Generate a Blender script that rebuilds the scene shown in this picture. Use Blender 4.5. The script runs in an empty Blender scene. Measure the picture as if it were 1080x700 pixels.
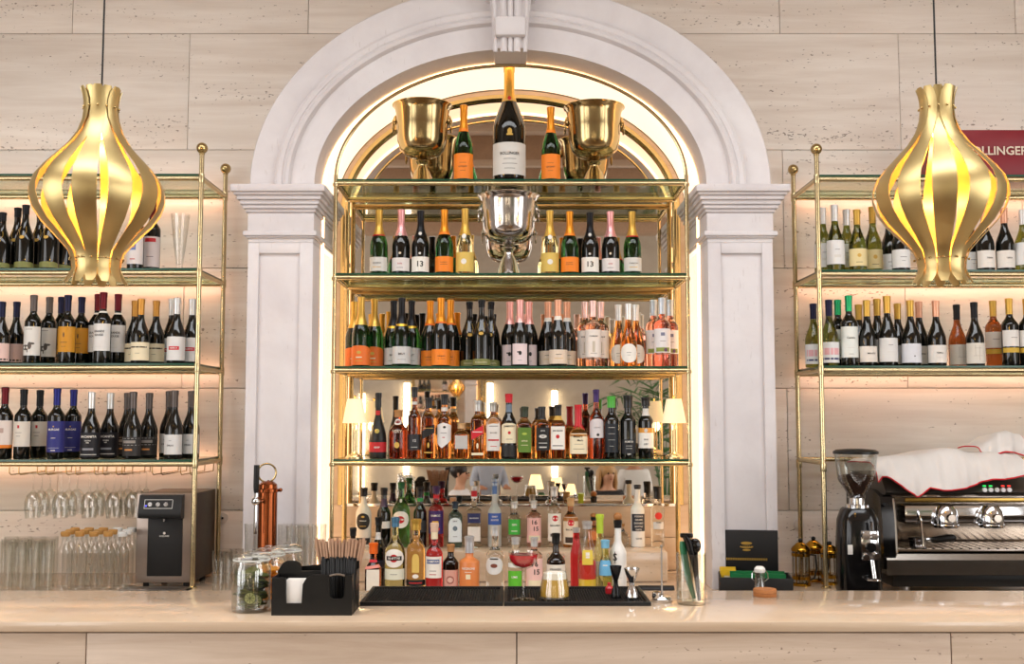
import bpy, bmesh, math, random
from mathutils import Vector, Matrix
R_ = math.radians
scene = bpy.context.scene
col = scene.collection

# ------------------------------------------------------------------ camera, world, light
F_PX, EYE, HOR = 1150.0, 1.67, 440.0
TH = math.atan((HOR - 350) / F_PX)
cd = bpy.data.cameras.new('camera'); cam = bpy.data.objects.new('camera', cd); col.objects.link(cam)
cd.sensor_width = 36; cd.lens = 36 * F_PX / 1080; cd.clip_start = .05
cam.location = (0, 0, EYE); cam.rotation_euler = (math.pi / 2 + TH, 0, 0)
scene.camera = cam

scene.view_settings.view_transform = 'Standard'; scene.view_settings.look = 'None'
scene.view_settings.gamma = 1; scene.view_settings.use_curve_mapping = False
scene.view_settings.exposure = 0.2
scene.cycles.transparent_max_bounces = 64; scene.cycles.max_bounces = 16; scene.cycles.transmission_bounces = 14; scene.cycles.glossy_bounces = 8
w = bpy.data.worlds.new('sky'); scene.world = w; w.use_nodes = True
w.node_tree.nodes['Background'].inputs[0].default_value = (.80, .88, 1, 1)
w.node_tree.nodes['Background'].inputs[1].default_value = 1.2

# room: X -5..5, Y -6..5.65, Z 0..4.6
RX, RY0, RH = 5.0, -6.0, 4.6
WIN = [(s, y) for s in (-1, 1) for y in (-4.2, -1.4, 1.4)]      # window centres on the two side walls
WW, WZ0, WZ1 = 2.0, .6, 4.0
for s, y in WIN:                                                # daylight coming in through each window
    l = bpy.data.lights.new('window_daylight', 'AREA'); l.shape = 'RECTANGLE'; l.size = WW - .1; l.size_y = WZ1 - WZ0 - .1
    l.energy = 72; l.color = (1.0, .97, .96)
    o = bpy.data.objects.new('window_daylight', l); col.objects.link(o)
    o.location = (s * (RX + .03), y, (WZ0 + WZ1) / 2); o.rotation_euler = (R_(90), 0, R_(90 * s))

SKY = (-3.2, 3.2, 1.7, 3.2)                                     # skylight in the ceiling in front of the bar
l = bpy.data.lights.new('skylight_daylight', 'AREA'); l.shape = 'RECTANGLE'; l.size = 6.3; l.size_y = 1.4; l.energy = 175; l.color = (.96, .96, 1.0)
o = bpy.data.objects.new('skylight_daylight', l); col.objects.link(o); o.location = (0, 2.45, RH + .12)

def P(px, py, Y):
    """point on the plane y=Y seen at pixel (px,py) of the 1080x700 frame"""
    dx, dz, dy = px - 540, 350 - py, F_PX
    fy = dy * math.cos(TH) - dz * math.sin(TH); fz = dy * math.sin(TH) + dz * math.cos(TH)
    t = Y / fy
    return Vector((t * dx, Y, EYE + t * fz))
def PX(px, Y, z):
    """world x at depth Y and height z for pixel column px"""
    fwd = Y * math.cos(TH) + (z - EYE) * math.sin(TH)
    return (px - 540) / F_PX * fwd
def PZ(py, Y): return P(540, py, Y).z

# ------------------------------------------------------------------ materials
def lin(h):
    h = h.lstrip('#'); c = [int(h[i:i + 2], 16) / 255 for i in (0, 2, 4)]
    return tuple(x / 12.92 if x <= .04045 else ((x + .055) / 1.055) ** 2.4 for x in c) + (1,)
MATS = {}
def pbr(name, hexc, rough=.5, metal=0, trans=0, ior=1.45, var=.06, scale=30, emit=0, coat=0, spec=.5, rvar=.1, bump=0, bscale=60):
    if name in MATS: return MATS[name]
    m = bpy.data.materials.new(name); m.use_nodes = True; nt = m.node_tree; b = nt.nodes['Principled BSDF']
    c = lin(hexc)
    tc = nt.nodes.new('ShaderNodeTexCoord'); n = nt.nodes.new('ShaderNodeTexNoise'); n.inputs['Scale'].default_value = scale
    n.inputs['Detail'].default_value = 3
    nt.links.new(tc.outputs['Object'], n.inputs['Vector'])
    mx = nt.nodes.new('ShaderNodeMix'); mx.data_type = 'RGBA'
    mx.inputs[6].default_value = tuple(x * (1 - var) for x in c[:3]) + (1,)
    mx.inputs[7].default_value = tuple(min(1, x * (1 + var)) for x in c[:3]) + (1,)
    nt.links.new(n.outputs['Fac'], mx.inputs[0]); nt.links.new(mx.outputs[2], b.inputs['Base Color'])
    mr = nt.nodes.new('ShaderNodeMapRange'); mr.inputs['To Min'].default_value = max(0, rough * (1 - rvar)); mr.inputs['To Max'].default_value = min(1, rough * (1 + rvar))
    nt.links.new(n.outputs['Fac'], mr.inputs[0]); nt.links.new(mr.outputs[0], b.inputs['Roughness'])
    b.inputs['Metallic'].default_value = metal; b.inputs['Transmission Weight'].default_value = trans; b.inputs['IOR'].default_value = ior
    b.inputs['Coat Weight'].default_value = coat; b.inputs['Specular IOR Level'].default_value = spec
    if emit:
        b.inputs['Emission Color'].default_value = c; b.inputs['Emission Strength'].default_value = emit
    if bump:
        n2 = nt.nodes.new('ShaderNodeTexNoise'); n2.inputs['Scale'].default_value = bscale; nt.links.new(tc.outputs['Object'], n2.inputs['Vector'])
        bp = nt.nodes.new('ShaderNodeBump'); bp.inputs['Strength'].default_value = bump; bp.inputs['Distance'].default_value = .004
        nt.links.new(n2.outputs['Fac'], bp.inputs['Height']); nt.links.new(bp.outputs[0], b.inputs['Normal'])
    MATS[name] = m
    return m
def paper(h): return pbr('paper_' + h, h, .55, var=.04)
def foil(h): return pbr('foil_' + h, h, .3, metal=.6, var=.1, scale=90)
def plastic(h): return pbr('plastic_' + h, h, .3, var=.05)
def tglass(name, hexc, rough=.02): return pbr(name, hexc, rough, trans=1, ior=1.42, var=.02)

def thin_glass(name, tint='FDFDFC', edge='F6F6F2', ior=1.5, edge_amt=.75):
    """clear thin glass: see-through sheet with mirror gloss; tinted where the wall is seen edge on"""
    m = bpy.data.materials.new(name); m.use_nodes = True; nt = m.node_tree
    for n in list(nt.nodes): nt.nodes.remove(n)
    out = nt.nodes.new('ShaderNodeOutputMaterial'); tr = nt.nodes.new('ShaderNodeBsdfTransparent'); gl = nt.nodes.new('ShaderNodeBsdfGlossy')
    gl.inputs['Roughness'].default_value = .03
    lw = nt.nodes.new('ShaderNodeLayerWeight'); lw.inputs['Blend'].default_value = .35
    cr = nt.nodes.new('ShaderNodeMix'); cr.data_type = 'RGBA'; cr.inputs[6].default_value = lin(tint); cr.inputs[7].default_value = lin(edge)
    nt.links.new(lw.outputs['Facing'], cr.inputs[0]); nt.links.new(cr.outputs[2], tr.inputs['Color'])
    lw2 = nt.nodes.new('ShaderNodeLayerWeight'); lw2.inputs['Blend'].default_value = .5
    pw = nt.nodes.new('ShaderNodeMath'); pw.operation = 'POWER'; pw.inputs[1].default_value = 4; nt.links.new(lw2.outputs['Facing'], pw.inputs[0])
    fr = nt.nodes.new('ShaderNodeMath'); fr.operation = 'MULTIPLY_ADD'; fr.inputs[1].default_value = .95; fr.inputs[2].default_value = .11; nt.links.new(pw.outputs[0], fr.inputs[0])
    tc = nt.nodes.new('ShaderNodeTexCoord'); nz = nt.nodes.new('ShaderNodeTexNoise'); nz.inputs['Scale'].default_value = 12
    nt.links.new(tc.outputs['Object'], nz.inputs['Vector'])
    bp = nt.nodes.new('ShaderNodeBump'); bp.inputs['Strength'].default_value = .03; nt.links.new(nz.outputs['Fac'], bp.inputs['Height'])
    nt.links.new(bp.outputs[0], gl.inputs['Normal'])
    mu = nt.nodes.new('ShaderNodeMath'); mu.operation = 'MULTIPLY'; mu.inputs[1].default_value = edge_amt; nt.links.new(fr.outputs[0], mu.inputs[0])
    mx = nt.nodes.new('ShaderNodeMixShader'); nt.links.new(mu.outputs[0], mx.inputs[0]); nt.links.new(tr.outputs[0], mx.inputs[1]); nt.links.new(gl.outputs[0], mx.inputs[2])
    nt.links.new(mx.outputs[0], out.inputs['Surface']); MATS[name] = m
    return m

def stone(name, c_lo, c_hi, rough=.45, streak=(.5, .5, 7), pits=.5, pit_c='6A5748', vein=.0, gloss_spec=.4):
    """travertine / limestone: horizontal streaks, cloudy tone, small dark pits"""
    m = bpy.data.materials.new(name); m.use_nodes = True; nt = m.node_tree; b = nt.nodes['Principled BSDF']
    g = nt.nodes.new('ShaderNodeNewGeometry'); oi = nt.nodes.new('ShaderNodeObjectInfo')
    off = nt.nodes.new('ShaderNodeVectorMath'); off.operation = 'SCALE'; off.inputs[0].default_value = (13, 7, 5)
    nt.links.new(oi.outputs['Random'], off.inputs['Scale'])
    ad = nt.nodes.new('ShaderNodeVectorMath'); ad.operation = 'ADD'; nt.links.new(g.outputs['Position'], ad.inputs[0]); nt.links.new(off.outputs[0], ad.inputs[1])
    mp = nt.nodes.new('ShaderNodeMapping'); mp.inputs['Scale'].default_value = streak; nt.links.new(ad.outputs[0], mp.inputs['Vector'])
    n1 = nt.nodes.new('ShaderNodeTexNoise'); n1.inputs['Scale'].default_value = 2.2; n1.inputs['Detail'].default_value = 7; n1.inputs['Roughness'].default_value = .62; n1.inputs['Distortion'].default_value = .4
    nt.links.new(mp.outputs[0], n1.inputs['Vector'])
    rp = nt.nodes.new('ShaderNodeMapRange'); rp.inputs['From Min'].default_value = .3; rp.inputs['From Max'].default_value = .7; nt.links.new(n1.outputs['Fac'], rp.inputs[0])
    mx = nt.nodes.new('ShaderNodeMix'); mx.data_type = 'RGBA'; mx.inputs[6].default_value = lin(c_lo); mx.inputs[7].default_value = lin(c_hi); nt.links.new(rp.outputs[0], mx.inputs[0])
    mp2 = nt.nodes.new('ShaderNodeMapping'); mp2.inputs['Scale'].default_value = (streak[0] * 4.5, 2, streak[2] * .75); nt.links.new(ad.outputs[0], mp2.inputs['Vector'])
    n2 = nt.nodes.new('ShaderNodeTexNoise'); n2.inputs['Scale'].default_value = 20; n2.inputs['Detail'].default_value = 2; nt.links.new(mp2.outputs[0], n2.inputs['Vector'])
    n3 = nt.nodes.new('ShaderNodeTexNoise'); n3.inputs['Scale'].default_value = 1.3; nt.links.new(mp.outputs[0], n3.inputs['Vector'])
    mul = nt.nodes.new('ShaderNodeMath'); mul.operation = 'MULTIPLY_ADD'; mul.inputs[1].default_value = .45; nt.links.new(n3.outputs['Fac'], mul.inputs[0]); nt.links.new(n2.outputs['Fac'], mul.inputs[2])
    pr = nt.nodes.new('ShaderNodeMapRange'); pr.inputs['From Min'].default_value = .925; pr.inputs['From Max'].default_value = .965; pr.inputs['To Max'].default_value = pits; nt.links.new(mul.outputs[0], pr.inputs[0])
    mx2 = nt.nodes.new('ShaderNodeMix'); mx2.data_type = 'RGBA'; mx2.inputs[7].default_value = lin(pit_c)
    nt.links.new(pr.outputs[0], mx2.inputs[0]); nt.links.new(mx.outputs[2], mx2.inputs[6]); nt.links.new(mx2.outputs[2], b.inputs['Base Color'])
    b.inputs['Roughness'].default_value = rough; b.inputs['Specular IOR Level'].default_value = gloss_spec
    bp = nt.nodes.new('ShaderNodeBump'); bp.inputs['Strength'].default_value = .25; bp.inputs['Distance'].default_value = .003; bp.invert = True
    nt.links.new(pr.outputs[0], bp.inputs['Height']); nt.links.new(bp.outputs[0], b.inputs['Normal'])
    MATS[name] = m
    return m

TRAV = stone('travertine', 'DACEC2', 'EFE8DF', pits=.75)
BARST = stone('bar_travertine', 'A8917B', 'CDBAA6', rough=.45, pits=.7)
BARTOP = stone('bar_top_polished', 'C4AA8E', 'D6C1A8', rough=.13, pits=.25, gloss_spec=.6)
LIME = stone('limestone_moulding', 'C9C3C4', 'DAD6D6', streak=(1.2, 1.2, 1.2), pits=.25, pit_c='A89C96', rough=.6)
BRASS = pbr('brushed_brass', 'D2C096', .25, metal=1, var=.1, scale=14)
BRASSD = pbr('antique_brass', 'BCA472', .24, metal=1, var=.14, scale=12)
BRASSP = pbr('pendant_brass', 'C8B27C', .42, metal=1, var=.12, scale=9)
COPPER = pbr('copper', '8E4C2B', .2, metal=1, var=.12, scale=10)
CHROME = pbr('chrome', 'D9DADC', .1, metal=1, var=.04)
SILVER = pbr('silver_plate', 'C6C2C0', .14, metal=1, var=.08, scale=8)
STEEL = pbr('brushed_steel', 'A8A29C', .32, metal=1, var=.08, scale=20)
BLACK = pbr('black_plastic', '0A0A0A', .38, var=.1)
BLACKM = pbr('black_matte', '121111', .55, var=.12)
BLACKG = pbr('black_gloss', '0A0A0B', .12, var=.1)
RUBBER = pbr('black_rubber', '0A0A0A', .5, var=.2, scale=80, bump=.4, bscale=200)
WHITE = pbr('white_paper', 'EDEAE4', .6, var=.03)
LED = pbr('led_tape', 'FFC49C', .5, emit=14, var=0)
WASHGLOW = pbr('niche_wash_glow', 'FFE9CC', .5, emit=1.05, var=0)  # wash of hidden LEDs on the niche reveal, given as emission
ADDGLOW = pbr('added_glow', 'FFC68C', .5, emit=6, var=0)  # for the strip added to warm the stone reveal
BRASSB = pbr('bucket_brass', 'A8946A', .17, metal=1, var=.14, scale=10)
LEDT = pbr('led_tube', 'FFF0D2', .5, emit=8, var=0)
MIRROR = pbr('mirror_silvering', 'E4DCD2', .015, metal=1, var=.01)
CLEAR = thin_glass('clear_glass')
SHELFG = thin_glass('shelf_glass', 'F0F8F2', 'BCD4C6', edge_amt=.8)
EDGEG = pbr('shelf_glass_edge', '1E4A38', .15, var=.15)
GDARK = pbr('dark_bottle_glass', '0B0C09', .06, var=.2, spec=.7)
GBROWN = pbr('brown_black_glass', '160B06', .06, var=.2, spec=.7)
GGREEN = tglass('green_bottle_glass', '28582C')
GOLIVE = tglass('olive_bottle_glass', '7E8434')
GCLEAR = tglass('clear_bottle_glass', 'F2F4F0')
GCHAMP = tglass('pale_gold_glass', 'F0DFA8')
GROSE = tglass('rose_glass', 'FAD2BE'); GORNG = tglass('orange_glass', 'F4BC74'); GPINK = tglass('pink_glass', 'F4AEA0')
GAMBER = tglass('amber_glass', 'DE9850'); GAMBD = tglass('dark_amber_glass', '9A5426'); GRED = tglass('red_glass', 'E0404A')
GBLUE = tglass('blue_glass', '8FC6DC'); GYELG = tglass('yellow_green_glass', 'DDE0A0'); GGOLD = tglass('gold_glass', 'E4BE78')
GBRIGHTG = tglass('bright_green_glass', '5AA060')
GMAHOG = tglass('mahogany_glass', '9A4428')
FROST = pbr('frosted_glass', 'E4E6E2', .35, trans=.55, ior=1.4, var=.03)
CERAM = pbr('white_ceramic', 'ECEAE4', .25, var=.03)

# ------------------------------------------------------------------ mesh building
def sup(phi, n):
    """unit superellipse radius at angle phi (n=2 circle)"""
    if n <= 2.01: return 1.0
    return (abs(math.cos(phi)) ** n + abs(math.sin(phi)) ** n) ** (-1 / n)
class MB:
    def __init__(s): s.v = []; s.f = []
    def add(s, vs, fs):
        b = len(s.v); s.v += [tuple(x) for x in vs]; s.f += [tuple(i + b for i in f) for f in fs]; return s
    def box(s, x0, x1, y0, y1, z0, z1):
        vs = [(x, y, z) for z in (z0, z1) for y in (y0, y1) for x in (x0, x1)]
        return s.add(vs, [(0, 2, 3, 1), (4, 5, 7, 6), (0, 1, 5, 4), (2, 6, 7, 3), (0, 4, 6, 2), (1, 3, 7, 5)])
    def bbox(s, x0, x1, y0, y1, z0, z1, b=.003, ax='z'):
        """box with chamfered edges"""
        bm = bmesh.new(); bmesh.ops.create_cube(bm, size=1)
        for v in bm.verts: v.co = Vector(((x0 + x1) / 2 + v.co.x * (x1 - x0), (y0 + y1) / 2 + v.co.y * (y1 - y0), (z0 + z1) / 2 + v.co.z * (z1 - z0)))
        bmesh.ops.bevel(bm, geom=bm.edges[:], offset=b, segments=2, profile=.5, affect='EDGES')
        bm.verts.index_update(); s.add([v.co for v in bm.verts], [[v.index for v in f.verts] for f in bm.faces]); bm.free(); return s
    def lathe(s, prof, seg=20, c=(0, 0, 0), n=2, nfun=None, close=True, axis='z', sy=1.0):
        """surface of revolution, prof = [(r,z)...]; poles closed with a fan cap when r>0 at the ends"""
        vs = []; fs = []
        for k, (r, z) in enumerate(prof):
            nn = nfun(k) if nfun else n
            for i in range(seg):
                a = 2 * math.pi * i / seg + (math.pi / seg if nn > 2.01 else 0); q = r * sup(a, nn)
                p = (q * math.sin(a), -q * math.cos(a) * sy, z)
                if axis == 'y': p = (p[0], z, -p[1])
                if axis == 'x': p = (z, p[1], p[0])
                vs.append((p[0] + c[0], p[1] + c[1], p[2] + c[2]))
        for k in range(len(prof) - 1):
            for i in range(seg):
                j = (i + 1) % seg; a, b = k * seg, (k + 1) * seg
                fs.append((a + i, a + j, b + j, b + i) if axis != 'y' else (a + i, b + i, b + j, a + j))
        if close:
            fs.append(tuple(range(seg - 1, -1, -1))); fs.append(tuple((len(prof) - 1) * seg + i for i in range(seg)))
        return s.add(vs, fs)
    def cyl(s, p0, p1, r0, r1=None, seg=12):
        return s.tube([p0, p1], r0, seg, r1)
    def tube(s, path, r, seg=8, r1=None, closed=False, cap=True):
        pts = [Vector(p) for p in path]; n = len(pts); vs = []; fs = []; up = None
        for i, p in enumerate(pts):
            if closed: t = (pts[(i + 1) % n] - pts[i - 1])
            else: t = pts[min(i + 1, n - 1)] - pts[max(i - 1, 0)]
            t.normalize()
            if up is None:
                up = Vector((0, 0, 1)) if abs(t.z) < .9 else Vector((1, 0, 0))
            a = (up - t * up.dot(t)).normalized(); b = t.cross(a); up = a
            rr = r[i] if isinstance(r, (list, tuple)) else (r if r1 is None else r + (r1 - r) * i / (n - 1))
            for k in range(seg):
                an = 2 * math.pi * k / seg; vs.append(p + (a * math.cos(an) + b * math.sin(an)) * rr)
        m = n if closed else n - 1
        for i in range(m):
            for k in range(seg):
                j = (k + 1) % seg; q = (i + 1) % n
                fs.append((i * seg + k, i * seg + j, q * seg + j, q * seg + k))
        if cap and not closed:
            fs.append(tuple(range(seg - 1, -1, -1))); fs.append(tuple((n - 1) * seg + k for k in range(seg)))
        return s.add(vs, fs)
    def sphere(s, c, r, seg=14, rings=9, sc=(1, 1, 1)):
        vs = [(c[0], c[1], c[2] - r * sc[2])]; fs = []
        for k in range(1, rings):
            a = -math.pi / 2 + math.pi * k / rings
            for i in range(seg):
                t = 2 * math.pi * i / seg
                vs.append((c[0] + r * sc[0] * math.cos(a) * math.cos(t), c[1] + r * sc[1] * math.cos(a) * math.sin(t), c[2] + r * sc[2] * math.sin(a)))
        vs.append((c[0], c[1], c[2] + r * sc[2])); L = len(vs) - 1
        for i in range(seg): fs.append((0, 1 + (i + 1) % seg, 1 + i)); fs.append((L, L - seg + i, L - seg + (i + 1) % seg))
        for k in range(rings - 2):
            for i in range(seg):
                j = (i + 1) % seg; fs.append((1 + k * seg + i, 1 + k * seg + j, 1 + (k + 1) * seg + j, 1 + (k + 1) * seg + i))
        return s.add(vs, fs)
    def prism(s, poly, y0, y1, axis='y'):
        """polygon (a,b) extruded; axis y: (x,z) along y; x: (y,z) along x; z: (x,y) along z"""
        n = len(poly)
        f = {'y': lambda a, b, t: (a, t, b), 'x': lambda a, b, t: (t, a, b), 'z': lambda a, b, t: (a, b, t)}[axis]
        vs = [f(a, b, y0) for a, b in poly] + [f(a, b, y1) for a, b in poly]
        fs = [tuple(range(n)), tuple(range(2 * n - 1, n - 1, -1))] + [(i, i + n, (i + 1) % n + n, (i + 1) % n) for i in range(n)]
        return s.add(vs, fs)
    def grid(s, pts):
        """pts[row][col] -> quad sheet"""
        nr, nc = len(pts), len(pts[0])
        return s.add([p for r in pts for p in r], [(i * nc + j, i * nc + j + 1, (i + 1) * nc + j + 1, (i + 1) * nc + j) for i in range(nr - 1) for j in range(nc - 1)])
    def mesh(s, name, mat, smooth=35, recalc=True):
        me = bpy.data.meshes.new(name); me.from_pydata(s.v, [], s.f)
        if recalc:
            bm = bmesh.new(); bm.from_mesh(me); bmesh.ops.recalc_face_normals(bm, faces=bm.faces[:]); bm.to_mesh(me); bm.free()
        if mat: me.materials.append(mat)
        if smooth:
            me.shade_smooth(); me.set_sharp_from_angle(angle=R_(smooth))
        me.update(); return me
    def build(s, name, mat, parent=None, smooth=35, loc=None, recalc=True):
        o = bpy.data.objects.new(name, s.mesh(name, mat, smooth, recalc)); col.objects.link(o); o.parent = parent
        if loc is not None: o.location = loc
        return o
def inst(name, me, parent=None, loc=None, rz=0):
    o = bpy.data.objects.new(name, me); col.objects.link(o); o.parent = parent
    if loc is not None: o.location = loc
    o.rotation_euler.z = rz
    return o
def tag(o, label=None, cat=None, group=None, kind=None):
    if label: o['label'] = label
    if cat: o['category'] = cat
    if group: o['group'] = group
    if kind: o['kind'] = kind
    return o
def thing(name, label, cat, loc=(0, 0, 0), rz=0, group=None):
    o = bpy.data.objects.new(name, None); col.objects.link(o); o.location = loc; o.rotation_euler.z = rz; o.empty_display_size = .05
    return tag(o, label, cat, group)
def copy_tree(o, parent=None, loc=None, rz=None, label=None):
    c = o.copy(); col.objects.link(c); c.parent = parent
    if loc is not None: c.location = loc
    if rz is not None: c.rotation_euler.z = rz
    if label: c['label'] = label
    for ch in list(o.children): copy_tree(ch, c)
    return c
_txt = {}
def text_raw(s, size):
    """verts/faces of a flat text in the x-z plane, centred, cap height = size"""
    if s in _txt: me = _txt[s]
    else:
        cu = bpy.data.curves.new('lettering', 'FONT'); cu.body = s; cu.align_x = 'CENTER'; cu.align_y = 'CENTER'; cu.resolution_u = 2; cu.size = 1.0; cu.offset = .018
        ob = bpy.data.objects.new('lettering', cu); col.objects.link(ob)
        dg = bpy.context.evaluated_depsgraph_get(); m = bpy.data.meshes.new_from_object(ob.evaluated_get(dg))
        me = ([tuple(v.co) for v in m.vertices], [tuple(p.vertices) for p in m.polygons])
        bpy.data.objects.remove(ob); bpy.data.curves.remove(cu); bpy.data.meshes.remove(m); _txt[s] = me
    k = size / .7
    return [(x * k, y * k) for x, y, _ in me[0]], me[1]
def struct(o): o['kind'] = 'structure'; return o

# ------------------------------------------------------------------ room shell
YW = 5.5          # face of the travertine wall
YF = 4.97         # face of arch surround and pilasters
YN = 5.60         # back of the niche (mirror plane)
XC = PX(538.3, YF, 2.0)
SPR = PZ(195, YF)                                   # spring line of the arch
AI = (PX(745, YF, SPR) - PX(331, YF, SPR)) / 2; BI = PZ(52, YF) - SPR
AO = (PX(814, YF, SPR) - PX(262, YF, SPR)) / 2; BO = PZ(-18, YF) - SPR
ZBC = .90         # back counter top
ZBAR = 1.10       # bar top
def ell(a, b, t, y): return Vector((XC + a * math.cos(t), y, SPR + b * math.sin(t)))

fl = struct(MB().box(-RX, RX, RY0, 2.35, -.28, -.18).box(-RX, RX, 2.35, 5.7, -.28, 0).build('floor', pbr('floor_oak', '6B5139', .4, var=.25, scale=4)))
# ceiling with cross beams (only seen in the mirror)
ce = struct(MB().box(-RX, RX, RY0, SKY[2], RH, RH + .1).box(-RX, RX, SKY[3], 5.7, RH, RH + .1).box(-RX, SKY[0], SKY[2], SKY[3], RH, RH + .1).box(SKY[1], RX, SKY[2], SKY[3], RH, RH + .1).build('ceiling', pbr('ceiling_plaster', 'D8C6B4', .8)))
for y in (-4.6, -3.1, -1.6, -.1, 1.3, 3.6):
    MB().bbox(-RX, RX, y - .14, y + .14, RH - .26, RH, .01).build('ceiling_beam', pbr('beam_wood', 'A98D74', .6, var=.15), ce)
PLAST = stone('room_plaster', 'ABA192', 'BDB3A4', streak=(1, 1, 1.5), pits=.1, rough=.8)
struct(MB().box(-RX - .3, RX + .3, RY0 - .2, RY0, -.28, RH).build('wall_front', PLAST))
for s, nm in ((-1, 'wall_left'), (1, 'wall_right')):
    m = MB(); xa, xb = sorted((s * RX, s * (RX + .3)))
    m.box(xa, xb, RY0, 5.7, -.28, WZ0).box(xa, xb, RY0, 5.7, WZ1, RH)
    ys = [RY0] + [v for (q, y) in WIN if q == s for v in (y - WW / 2, y + WW / 2)] + [5.7]
    for i in range(0, len(ys), 2): m.box(xa, xb, ys[i], ys[i + 1], WZ0, WZ1)
    struct(m.build(nm, PLAST, smooth=0))
FRAME = pbr('window_frame_paint', '4A4038', .5)
for i, (s, y) in enumerate(WIN):
    x = s * (RX + .12); t = bpy.data.objects.new('window_%d' % (i + 1), None); col.objects.link(t); t['kind'] = 'structure'; t.location = (x, y, WZ0)
    h = WZ1 - WZ0
    m = MB()
    for a, b, c, d in ((-WW / 2, -WW / 2 + .06, 0, h), (WW / 2 - .06, WW / 2, 0, h), (-WW / 2 + .06, WW / 2 - .06, 0, .06), (-WW / 2 + .06, WW / 2 - .06, h - .06, h)): m.box(-.03, .03, a, b, c, d)
    m.build('window_frame', FRAME, t, 0)
    mb = MB().box(-.02, .02, -.02, .02, .06, h - .06); mb.build('mullion', FRAME, t, 0)
    for q in (.36, .68): MB().box(-.02, .02, -WW / 2 + .06, WW / 2 - .06, h * q - .015, h * q + .015).build('glazing_bar', FRAME, t, 0)
    MB().box(-.004, .004, -WW / 2 + .06, WW / 2 - .06, .06, h - .06).build('pane', CLEAR, t, 0)

t = bpy.data.objects.new('window_7', None); col.objects.link(t); t['kind'] = 'structure'; t.location = (0, 2.45, RH)
for i in range(7): MB().box(-3.2 + i * 1.06 - .02, -3.2 + i * 1.06 + .02, -.75, .75, 0, .05).build('glazing_bar', FRAME, t, 0)
MB().box(-3.2, 3.2, -.75, .75, .05, .06).build('pane', CLEAR, t, 0)
# back wall: travertine slabs in running bond, cut out round the arched niche
wb = bpy.data.objects.new('wall_back', None); col.objects.link(wb); wb['kind'] = 'structure'; wb.location = (0, YW, 0)
MB().box(-RX, RX, .18, .22, 0, RH).build('wall_core', pbr('wall_core_plaster', '9C8B7A', .8), wb, 0)
zj = PZ(158, YW); xj = PX(75, YW, 3.5)
rows = []; z = zj - .61 * math.floor(zj / .61)
if z > .01: rows.append((0, z))
while z < RH - .01: rows.append((z, min(z + .61, RH))); z += .61
CA, CB = AI + .17, BI + .17
def cut(x):
    d = abs(x - XC)
    return -1 if d >= CA else SPR + CB * math.sqrt(1 - (d / CA) ** 2)
def slab(x0, x1, z0, z1):
    g = .0016
    x0 += g; x1 -= g; z0 += g; z1 -= g
    xs = sorted(set([x0, x1] + [x for x in (XC - CA, XC + CA) if x0 < x < x1] + ([x0 + (x1 - x0) * i / 24 for i in range(1, 24)] if x1 > XC - CA and x0 < XC + CA else [])))
    keep = [(x, max(z0, cut(x + (1e-6 if x < XC else -1e-6)) if abs(x - XC) < CA - 1e-9 else z0)) for x in xs]
    if z1 <= SPR:                                    # below the spring line: plain cut at the jambs
        for a, b in ((x0, min(x1, XC - CA)), (max(x0, XC + CA), x1)):
            if b - a > .01: MB().bbox(a, b, 0, .16, z0, z1, .0022).build('stone_panel', TRAV, wb, 30)
        return
    if all(k[1] <= z0 + 1e-6 for k in keep):
        MB().bbox(x0, x1, 0, .16, z0, z1, .0022).build('stone_panel', TRAV, wb, 30); return
    runs = []; cur = []
    for k in keep:
        if k[1] < z1 - .004: cur.append(k)
        elif cur: runs.append(cur); cur = []
    if cur: runs.append(cur)
    for r in runs:
        if len(r) < 2: continue
        poly = [(x, zz) for x, zz in r] + [(r[-1][0], z1), (r[0][0], z1)]
        MB().prism(poly, 0, .16).build('stone_panel', TRAV, wb, 30)
ref = round((rows[0][0] - zj) / .61)
for i, (z0, z1) in enumerate(rows):
    par = round((z1 - zj) / .61) if i == 0 else round((z0 - zj) / .61) + 1     # row above zj joint: par 1
    off = xj if par % 2 == 0 else xj + .61
    n0 = math.floor((-RX - off) / 1.22)
    x = off + n0 * 1.22
    while x < RX:
        a, b = max(x, -RX), min(x + 1.22, RX)
        if b - a > .03: slab(a, b, z0, z1)
        x += 1.22

# ------------------------------------------------------------------ arch surround: archivolt, keystone, pilasters
tr = bpy.data.objects.new('trim_1', None); col.objects.link(tr); tr['kind'] = 'structure'; tr.location = (XC, YF, 0)
def surround():
    prof = [(0, .17), (0, .0), (.35, .0), (.36, -.008), (.385, -.022), (.43, -.027), (.47, -.018), (.485, -.012), (.50, -.016), (.56, -.02), (.60, -.012), (.61, .012), (.985, .012), (1.0, .02), (1.0, YW - YF)]
    N = 72; pts = []
    for i in range(N + 1):
        t = math.pi * i / N
        pts.append([Vector(((AI + (AO - AI) * s) * math.cos(t), d, SPR + (BI + (BO - BI) * s) * math.sin(t))) for s, d in prof])
    return MB().grid(pts)
surround().build('archivolt', LIME, tr, 25, recalc=False)
ks = bpy.data.objects.new('keystone', MB().prism([(-.075, SPR + BI - .02), (.075, SPR + BI - .02), (.105, SPR + BO + .02), (-.105, SPR + BO + .02)], -.075, .16).mesh('keystone', LIME, 30)); col.objects.link(ks); ks.parent = tr
zk0, zk1 = SPR + BI, SPR + BO
for dx, w_ in ((-.068, .012), (-.03, .021), (.0, .0), (.03, .021), (.068, .012)):
    if w_ == 0: MB().lathe([(.011, zk0 - .04), (.013, zk1 - .02)], 10, c=(0, -.078, 0)).build('flute', LIME, ks); continue
    m = MB().tube([(dx, -.077, zk0 - .04), (dx * 1.16, -.077, zk1 - .02)], w_ * .8, 10); m.build('flute', LIME, ks)
zm = PZ(36, YF)
MB().bbox(-.072, .072, -.118, -.07, zm - .047, zm + .047, .016).build('raised_tablet', LIME, ks)
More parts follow.
